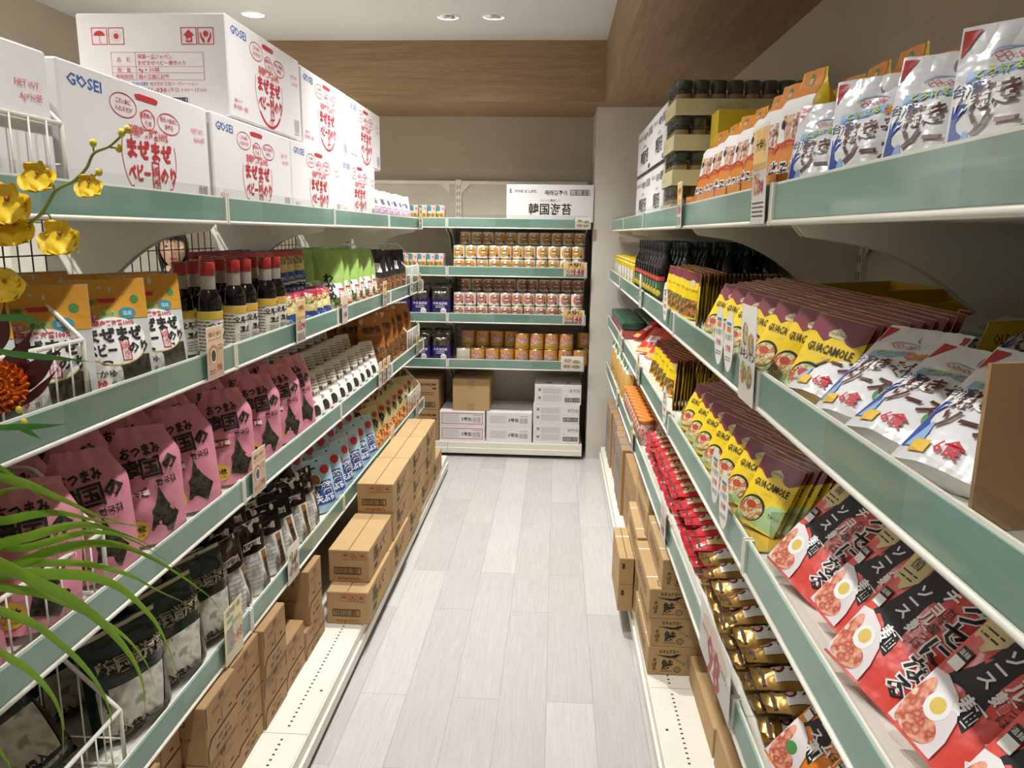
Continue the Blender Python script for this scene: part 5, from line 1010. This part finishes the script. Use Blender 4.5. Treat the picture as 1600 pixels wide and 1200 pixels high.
for (w, h, st, num, y, sh, t) in ((.075, .12, 1, '98', 2.10, 0, 'small pinkish card on the top rail below the jars'), (.085, .155, 1, '38', 1.285, 0, 'tall card with pink arch and price 38, below the orange pouches'), (.06, .12, 3, '198', 3.95, 1, 'card below the yellow spice tubs'), (.06, .13, 3, '248', 2.95, 1, 'white topped card below the black bottles'), (.10, .165, 4, 'メキシカン', 1.275, 1, 'large card with pictures of many dishes'),
        (.06, .11, 3, '98', 3.70, 2, 'small card below the green topped packs'), (.07, .12, 1, '88', 2.90, 2, 'pink card at the end of the red heap'), (.06, .11, 3, '248', 3.82, 3, 'small card below the spaghetti'), (.07, .12, 1, '198', 3.01, 3, 'card at the end of the orange lidded jars'), (.10, .12, 3, '148', 2.08, 3, 'faded card below the red sausages'), (.28, .12, 3, '98', 1.36, 3, 'long faded picture strip below the gold sausages')):
    put_card(PCARD(w, h, st, num), xr, y, ZR[sh]+.003, RR, t)
for y, sh, t in ((2.26, 1, 'white oval card on its own, second rail'), (1.50, 1, 'first of two white oval cards beside the dishes card'), (1.415, 1, 'second of two white oval cards beside the dishes card'), (2.165, 2, 'white oval card on its own, third rail'), (1.45, 2, 'taller white oval card of the pair on the third rail'), (1.365, 2, 'lower white oval card of the pair on the third rail')):
    OV.put(t, 'price cards on the shelf rails', (xr-.001, y, ZR[sh]+.03+(.02 if 'taller' in t else 0)), RR+.12, .02)
for (w, h, st, num, x, sh, t) in ((.10, .072, 4, '', .158, 0, 'small picture card below the white carton on the back shelf'), (.145, .098, 1, '148', .118, 1, 'yellow card priced 148 below the yellow peach cans'), (.14, .095, 1, '148', .115, 2, 'yellow card below the white peach cans'), (.145, .098, 4, '', .115, 3, 'white card with round dish pictures below the mandarin cans')):
    put_card(PCARD(w, h, st, num), x, YB-.007, ZB[sh]+.004, 0, t)
# ================================================================== flowers beside the near end of the shelves
FL = {'stem':[[-0.752,0.92,1.446],[-0.699,0.92,1.466],[-0.645,0.92,1.496],[-0.619,0.92,1.527],[-0.595,0.92,1.539],[-0.577,0.92,1.555],[-0.566,0.92,1.572],[-0.545,0.92,1.581],[-0.522,0.92,1.599]],'b1':[[-0.619,0.92,1.527],[-0.629,0.92,1.55]],'b2':[[-0.595,0.92,1.539],[-0.578,0.92,1.538]],'b3':[[-0.566,0.92,1.572],[-0.566,0.92,1.582]],'b4':[[-0.545,0.92,1.579],[-0.534,0.92,1.578]],'b5':[[-0.582,0.92,1.55],[-0.577,0.92,1.541],[-0.562,0.92,1.549]],'b6':[[-0.643,0.92,1.498],[-0.632,0.92,1.499],[-0.628,0.92,1.487]],'flow':[[-0.638,0.92,1.547],[-0.574,0.92,1.536],[-0.618,0.92,1.475],[-0.681,0.92,1.516],[-0.676,0.92,1.485],[-0.697,0.92,1.415]],'buds':[[-0.566,0.92,1.584],[-0.534,0.92,1.578],[-0.562,0.92,1.55],[-0.529,0.92,1.596],[-0.521,0.92,1.6]],'mari':[-0.748,0.95,1.27],'small':[[-0.708,0.93,1.245],[-0.703,0.93,1.228]],'dark':[[[-0.772,0.97,1.261],[-0.74,0.97,1.298],[-0.704,0.97,1.35]],[[-0.754,0.97,1.253],[-0.709,0.97,1.29],[-0.667,0.97,1.323]],[[-0.747,0.97,1.235],[-0.707,0.97,1.263],[-0.675,0.97,1.295]],[[-0.784,0.97,1.306],[-0.752,0.97,1.342],[-0.74,0.97,1.385]]],'blade':[[[-0.73,0.9,1.367],[-0.686,0.9,1.371],[-0.65,0.9,1.367],[-0.626,0.9,1.34]],[[-0.734,0.9,1.335],[-0.684,0.9,1.325],[-0.626,0.9,1.321],[-0.575,0.9,1.317]],[[-0.748,0.9,1.227],[-0.696,0.9,1.229],[-0.653,0.9,1.232],[-0.62,0.9,1.236]],[[-0.696,0.9,1.231],[-0.676,0.9,1.223],[-0.657,0.9,1.213]]],'palm':[[[-0.77,0.9,1.199],[-0.721,0.9,1.173],[-0.677,0.9,1.141],[-0.636,0.9,1.114]],[[-0.76,0.88,1.154],[-0.69,0.88,1.163],[-0.632,0.88,1.142],[-0.575,0.88,1.118],[-0.509,0.88,1.102]],[[-0.804,0.92,1.065],[-0.728,0.92,1.094],[-0.664,0.92,1.105],[-0.602,0.92,1.095],[-0.536,0.92,1.091]],[[-0.792,0.9,1.037],[-0.688,0.9,1.08],[-0.616,0.9,1.098],[-0.556,0.9,1.085],[-0.499,0.9,1.06]],[[-0.835,0.95,1.022],[-0.738,0.95,1.039],[-0.642,0.95,1.066],[-0.574,0.95,1.053],[-0.5,0.95,1.002]],[[-0.825,0.93,0.974],[-0.705,0.93,1.038],[-0.612,0.93,1.059],[-0.546,0.93,1.041],[-0.474,0.93,0.993],[-0.452,0.93,0.966]],[[-0.796,0.9,1.004],[-0.668,0.9,1.025],[-0.589,0.9,1.016],[-0.538,0.9,0.973],[-0.515,0.9,0.927],[-0.499,0.9,0.865]],[[-0.757,0.86,1.057],[-0.657,0.86,1.03],[-0.593,0.86,0.992],[-0.55,0.86,0.944],[-0.531,0.86,0.899],[-0.53,0.86,0.849]],[[-0.798,0.9,0.99],[-0.707,0.9,0.999],[-0.646,0.9,0.98],[-0.586,0.9,0.948],[-0.55,0.9,0.906],[-0.535,0.9,0.854]],[[-0.758,0.85,0.99],[-0.681,0.85,0.987],[-0.629,0.85,0.951],[-0.591,0.85,0.907],[-0.573,0.85,0.862],[-0.573,0.85,0.814]],[[-0.755,0.84,0.951],[-0.689,0.84,0.932],[-0.65,0.84,0.897],[-0.633,0.84,0.856],[-0.635,0.84,0.799]],[[-0.755,0.82,0.835],[-0.721,0.82,0.828],[-0.699,0.82,0.801],[-0.693,0.82,0.778]],[[-0.857,0.97,0.977],[-0.708,0.97,1.008],[-0.614,0.97,0.997],[-0.559,0.97,0.97],[-0.486,0.97,0.938]],[[-0.87,1.0,1.059],[-0.806,1.0,1.101],[-0.755,1.0,1.112],[-0.706,1.0,1.124]]]}
PETAL = mat('yellow_orchid_petal', '#f2c81e', .5, var=.12, scale=50); PETALR = mat('orchid_throat', '#b8641e', .5); STEMG = mat('green_orchid_stem', '#8fa04a', .5, var=.1); PALMG = mat('palm_leaf_green', '#93b840', .35, var=.25, scale=7); BLADE = mat('grass_blade_green', '#4f8a3a', .45, var=.2); MARI = mat('orange_marigold_petal', '#ee7d1a', .55, var=.22, scale=40); BURG = mat('burgundy_leaf', '#4a2026', .4, var=.2); BUDM = mat('yellow_bud', '#dcc93a', .5, var=.1)
fa = tag(link('flower_arrangement', None), 'tall flower arrangement with yellow orchids, orange marigold and palm leaves beside the white cartons', 'flowers'); fa.location = (-.64, .40, 0)
def part(name, b, par=None, lb=None):
    o = link(name, b.mesh(name), par or fa)
    if not par: o.location = (.64, -.40, 0)
    if lb: o['label'] = lb
    return o
def curve(p, n=14):
    p = [Vector(q) for q in p]; p = [p[0]*2-p[1]]+p+[p[-1]*2-p[-2]]; out = []
    for i in range(1, len(p)-2):
        for k in range(n if i < len(p)-3 else n+1):
            t = k/n; out.append(.5*((2*p[i])+(p[i+1]-p[i-1])*t+(2*p[i-1]-5*p[i]+4*p[i+1]-p[i+2])*t*t+(3*p[i]-p[i-1]-3*p[i+1]+p[i+2])*t**3))
    return out
def blade(b, p, w, m, fold=.25, tip=.02, base=.5):
    c = curve(p); n = len(c)-1; vs = []
    for i, q in enumerate(c):
        t = (c[min(i+1, n)]-c[max(i-1, 0)]).normalized(); s = t.cross(Vector((.25, 1, .1))).normalized(); up = s.cross(t).normalized(); f = i/n
        ww = w*(base+(1-base)*smooth(0, .35, f))*(1-smooth(.45, 1, f)*(1-tip))
        vs += [q-s*ww+up*ww*fold, q, q+s*ww+up*ww*fold]
    fs = []
    for i in range(n): a = 3*i; fs += [(a, a+1, a+4, a+3), (a+1, a+2, a+5, a+4)]
    b.add(vs, fs, m, True); return b
b = MB(); b.tube(curve([(-.64, .42, .80), (-.70, .70, 1.25)]+FL['stem']), .0026, STEMG, 7, None, .0016); st = part('orchid_stem', b)
for k in ('b1', 'b2', 'b3', 'b4', 'b5', 'b6'): b = MB(); b.tube(curve(FL[k], 4), .0012, STEMG, 6); part('flower_stalk', b, st)
def petal(b, c, d, n, L, Wd, m, ruff=.12, seed=0):
    c, d = Vector(c), Vector(d).normalized(); s = d.cross(Vector(n)).normalized(); up = s.cross(d).normalized()
    b.grid(lambda u, v: c+d*(L*v)+s*((u-.5)*2*Wd*math.sin(PI*min(.97, .12+.85*v))**.7)+up*(L*.25*v*v+ruff*L*math.sin(9*u+7*v+seed)*v*.5), 8, 8, m)
R2_ = random.Random(5)
for i, c in enumerate(FL['flow']):
    s = (.026, .020, .030, .036, .030, .030)[i]; b = MB(); a0 = R2_.uniform(0, 2); nrm = Vector((.25, -1, .15)); ax = Vector((1, .2, 0)); az = Vector((0, .1, 1))
    for k, (an, L, w_) in enumerate(((0, .55, .16), (1.25, .6, .2), (-1.25, .6, .2), (2.2, .5, .14), (-2.2, .5, .14))):
        d = ax*math.sin(an+a0*.3)+az*math.cos(an+a0*.3); petal(b, c, d+nrm*.2, nrm, s*L*1.2, s*w_*1.6, PETAL, .2, k)
    d = ax*.15*math.sin(a0)-az
    for g in (-1, 1): petal(b, Vector(c)+nrm*.003, d+ax*g*.75+nrm*.2, nrm, s*1.05, s*.62, PETAL, .22, g+i)
    petal(b, Vector(c)+nrm*.004, d+nrm*.25, nrm, s*1.0, s*.6, PETAL, .2, 4); b.grid(lambda u, v: Vector(c)+nrm*.006+Vector((math.sin(PI*v)*math.cos(2*PI*u), math.sin(PI*v)*math.sin(2*PI*u)*.8, math.cos(PI*v)))*s*.09, 8, 6, PETALR, True, True)
    part('orchid_flower', b, st)
for c in FL['buds']+[FL['small'][0], FL['small'][1]]:
    b = MB(); b.grid(lambda u, v: Vector(c)+Vector((math.sin(PI*v)*math.cos(2*PI*u), math.sin(PI*v)*math.sin(2*PI*u), 1.25*math.cos(PI*v)))*.0042, 9, 7, BUDM, True, True); part('flower_bud', b, st)
b = MB(); c = Vector(FL['mari']); nrm = Vector((.55, -.75, .25)).normalized(); ex = nrm.cross(Vector((0, 0, 1))).normalized(); ez = ex.cross(nrm)
for ring, (rr, np_) in enumerate(((.033, 20), (.028, 18), (.021, 15), (.014, 11), (.007, 7))):
    for k in range(np_):
        a = 2*PI*k/np_+ring*.4; d = ex*math.cos(a)+ez*math.sin(a); petal(b, c+nrm*(.004+.0045*ring)+d*rr*.25, d+nrm*(.05+.28*ring), nrm, rr*.85, .0095-.0009*ring, MARI, .4, k)
b.grid(lambda u, v: c-nrm*.004+(ex*math.cos(2*PI*u)+ez*math.sin(2*PI*u))*.028*math.sin(PI*v)+nrm*.012*math.cos(PI*v), 16, 6, MARI, True, True); part('marigold_flower', b, None, 'orange ruffled marigold')
b = MB(); b.tube(curve([(-.64, .42, .80), (-.72, .75, 1.05), c-nrm*.008]), .003, STEMG, 7); part('marigold_stem', b)
for p, w_ in zip(FL['dark'], (.018, .015, .006, .014)): part('burgundy_leaf', blade(MB(), p, w_, BURG, .2, .05, .45))
for p in FL['blade']: part('grass_blade', blade(MB(), p, .0045, BLADE))
for i, p in enumerate(FL['palm']):
    q0 = Vector((-.66, .45, .80)); p = [tuple(q0), tuple((q0+Vector(p[0]))/2+Vector((0, 0, .09)))]+p
    part('palm_leaf', blade(MB(), p, (.0055, .007, .0065, .007, .006, .0065, .0085, .011, .0075, .0085, .009, .0095, .006, .004)[i], PALMG, .3, .04, .55))
b = MB(); b.lathe([(.09, .0), (.10, .01), (.06, .5), (.075, .62), (.11, .78), (.105, .80), (.09, .79), (.0001, .77)], mat('grey_vase', '#8d8a84', .5), 28, Matrix.Translation((-.64, .40, 0))); part('vase', b)
# ================================================================== the person looking through the wire grid from the next aisle
def person():
    SK = mat('light_skin', '#e3b79c', .5, var=.05); HAIR = mat('black_hair', '#17120f', .35, var=.2, scale=40, stretch=(1, 1, .1)); CL = mat('dark_grey_pullover', '#3c3a3d', .9, var=.08); TR_ = mat('black_trousers', '#1f1f22', .9); LIP = mat('lip_colour', '#b8605a', .45); EW = mat('eye_white', '#e8e4df', .25); IR = mat('dark_iris', '#241812', .15); GL = mat('gold_spectacle_frame', '#b08d5a', .3, .6); SH_ = mat('white_shoe', '#dedad4', .6)
    # one continuous body: joints as a skinned chain, then smoothed
    J = {'pel': (0, 0, .80), 'wa': (0, .01, .93), 'ch': (0, .01, 1.10), 'sh': (0, 0, 1.21), 'nk': (0, -.005, 1.255), 'nt': (0, -.012, 1.30)}
    E_ = [('pel', 'wa'), ('wa', 'ch'), ('ch', 'sh'), ('sh', 'nk'), ('nk', 'nt')]; Rr = {'pel': (.135, .10), 'wa': (.115, .085), 'ch': (.135, .095), 'sh': (.085, .065), 'nk': (.048, .05), 'nt': (.046, .05)}
    for s, g in ((1, 'l'), (-1, 'r')):
        for n, p, r in (('s', (.155*s, 0, 1.19), .052), ('e', (.20*s, .02, .96), .038), ('w', (.205*s, -.05, .76), .026), ('h', (.075*s, 0, .76), .085), ('k', (.085*s, -.01, .42), .056), ('a', (.09*s, .015, .08), .036), ('t', (.10*s, -.13, .035), .032), ('p', (.208*s, -.065, .70), .026)):
            J[n+g] = p; Rr[n+g] = (r, r*(.55 if n in 'p' else 1))
        E_ += [('sh', 's'+g), ('s'+g, 'e'+g), ('e'+g, 'w'+g), ('w'+g, 'p'+g), ('pel', 'h'+g), ('h'+g, 'k'+g), ('k'+g, 'a'+g), ('a'+g, 't'+g)]
        for q, (dx, dy, L) in enumerate(((-.018, -.012, .062), (-.006, -.014, .07), (.006, -.013, .066), (.017, -.008, .052))):
            a = f'f{q}{g}'; b_ = f'g{q}{g}'; J[a] = (.208*s+dx*.9*s, -.068+dy*.3, .665); J[b_] = (.208*s+dx*s, -.078+dy, .665-L); Rr[a] = Rr[b_] = (.0085, .0085); E_ += [('p'+g, a), (a, b_)]
        J['u'+g] = (.185*s, -.095, .70); J['v'+g] = (.178*s, -.112, .665); Rr['u'+g] = (.010, .010); Rr['v'+g] = (.008, .008); E_ += [('w'+g, 'u'+g), ('u'+g, 'v'+g)]
    ks = list(J); me = bpy.data.meshes.new('body'); me.from_pydata([J[k] for k in ks], [(ks.index(a), ks.index(b_)) for a, b_ in E_], [])
    o = bpy.data.objects.new('body', me); COL.objects.link(o); m = o.modifiers.new('skin', 'SKIN'); m.use_smooth_shade = True; m2 = o.modifiers.new('sub', 'SUBSURF'); m2.levels = m2.render_levels = 2
    for i, k in enumerate(ks): me.skin_vertices[0].data[i].radius = Rr[k]; me.skin_vertices[0].data[i].use_root = (k == 'pel')
    ev = bpy.data.meshes.new_from_object(o.evaluated_get(bpy.context.evaluated_depsgraph_get())); bpy.data.objects.remove(o)
    B = MB(); vs = [v.co[:] for v in ev.vertices]
    for p in ev.polygons:
        c = p.center; mm = SK if c.z > 1.265 or (abs(c.x) > .15 and c.z < .80) else (SH_ if c.z < .10 else TR_ if c.z < .86 and abs(c.x) < .19 else CL); B.f.append(tuple(p.vertices)); B.m.append(B.mi(mm)); B.sm.append(True)
    B.v = vs
    # head, joined at the neck
    C = Vector((0, -.015, 1.385)); nv, nu = 40, 48
    def hd(u, v):
        th = 2*PI*u; ph = PI*v; x = math.sin(ph)*math.sin(th); y = -math.sin(ph)*math.cos(th); z = math.cos(ph)
        front = max(0, -y); rx = .072-.018*smooth(-.1, -1, z)*.9; p = Vector((x*rx, y*.088, z*.108))
        if front > 0:
            g = lambda cx, cz, sx, sz: math.exp(-((p.x-cx)/sx)**2-((p.z-cz)/sz)**2)*front
            p.y -= .019*g(0, -.022, .009, .013)+.009*g(0, .004, .007, .024)+.006*g(0, -.058, .020, .010)+.009*g(0, -.088, .020, .016)+.004*g(0, .045, .04, .02)+.006*(g(-.04, -.022, .02, .02)+g(.04, -.022, .02, .02))
            p.y += .011*(g(-.030, .006, .015, .010)+g(.030, .006, .015, .010))+.003*g(0, -.048, .02, .004)
        return C+p
    B.grid(hd, nu, nv, SK, True, True)
    for s in (-1, 1):
        B.grid(lambda u, v: C+Vector((s*(.070+.012*math.sin(PI*v)*abs(math.cos(PI*u))), .012+.016*math.cos(2*PI*u)*math.sin(PI*v)-.0, -.012+.030*math.cos(PI*v)+.0)), 12, 8, SK, True, True)
        B.grid(lambda u, v: C+Vector((s*.030+.0125*math.sin(PI*v)*math.cos(2*PI*u), -.0725-.007*math.sin(PI*v)*abs(math.sin(2*PI*u))-.004, .006+.0055*math.cos(PI*v))), 12, 8, EW, True, True)
        B.grid(lambda u, v: C+Vector((s*.030+.0052*v*math.cos(2*PI*u), -.0845-.0012*(1-v), .006+.0052*v*math.sin(2*PI*u))), 12, 2, IR, True, True)
    for cz, hh in ((-.0565, .004), (-.063, .005)): B.grid(lambda u, v: C+Vector((.021*math.cos(2*PI*u)*v, -.0835-.010*(1-v*v)+.004*math.cos(2*PI*u)**2*v, cz+hh*math.sin(2*PI*u)*v)), 16, 4, LIP, True, True)
    body = link('person', B.mesh('person'))
    H = MB()
    def hair(u, v):
        th = 2*PI*u; f = max(0, math.cos(th)); lim = .35*f+(1-f)*.72; lim = .39 if f > .72 else .39+(.86-.39)*smooth(.72, .25, f); ph = PI*v*lim; x = math.sin(ph)*math.sin(th); y = -math.sin(ph)*math.cos(th); z = math.cos(ph)
        k = 1.09+.02*math.sin(th*17); return C+Vector((x*.074*k, y*.090*k+.004, z*.108*k+(-.09*smooth(.6, 1, v) if f < .3 else 0)))
    H.grid(hair, 60, 18, HAIR, True, True)
    for i in range(9):
        x = -.045+.0112*i; H.tube([C+Vector((x*.8, -.055, .090)), C+Vector((x, -.089+.25*x*x, .060)), C+Vector((x*1.05, -.096+4*x*x, .030+.006*math.sin(i*2.3)))], .0062, HAIR, 6, None, .002)
    h = link('hair', H.mesh('hair'), body); h['label'] = 'black hair with a fringe'
    Gm = MB()
    for s in (-1, 1):
        Gm.tube([C+Vector((s*.031+.022*math.cos(2*PI*i/20), -.1015, .004+.019*math.sin(2*PI*i/20))) for i in range(21)], .0010, GL, 6); Gm.tube([C+Vector((s*.053, -.1005, .008)), C+Vector((s*.070, -.07, .008)), C+Vector((s*.076, .01, .004))], .0010, GL, 6)
    Gm.tube([C+Vector((-.009, -.103, .008)), C+Vector((0, -.106, .011)), C+Vector((.009, -.103, .008))], .0010, GL, 6)
    g = link('spectacles', Gm.mesh('spectacles'), body); g['label'] = 'thin gold rimmed spectacles'
    body.location = (-2.08, 4.02, 0); body.rotation_euler.z = .46
    tag(body, 'person with black fringe and gold spectacles looking through the wire grid', 'person')
person()
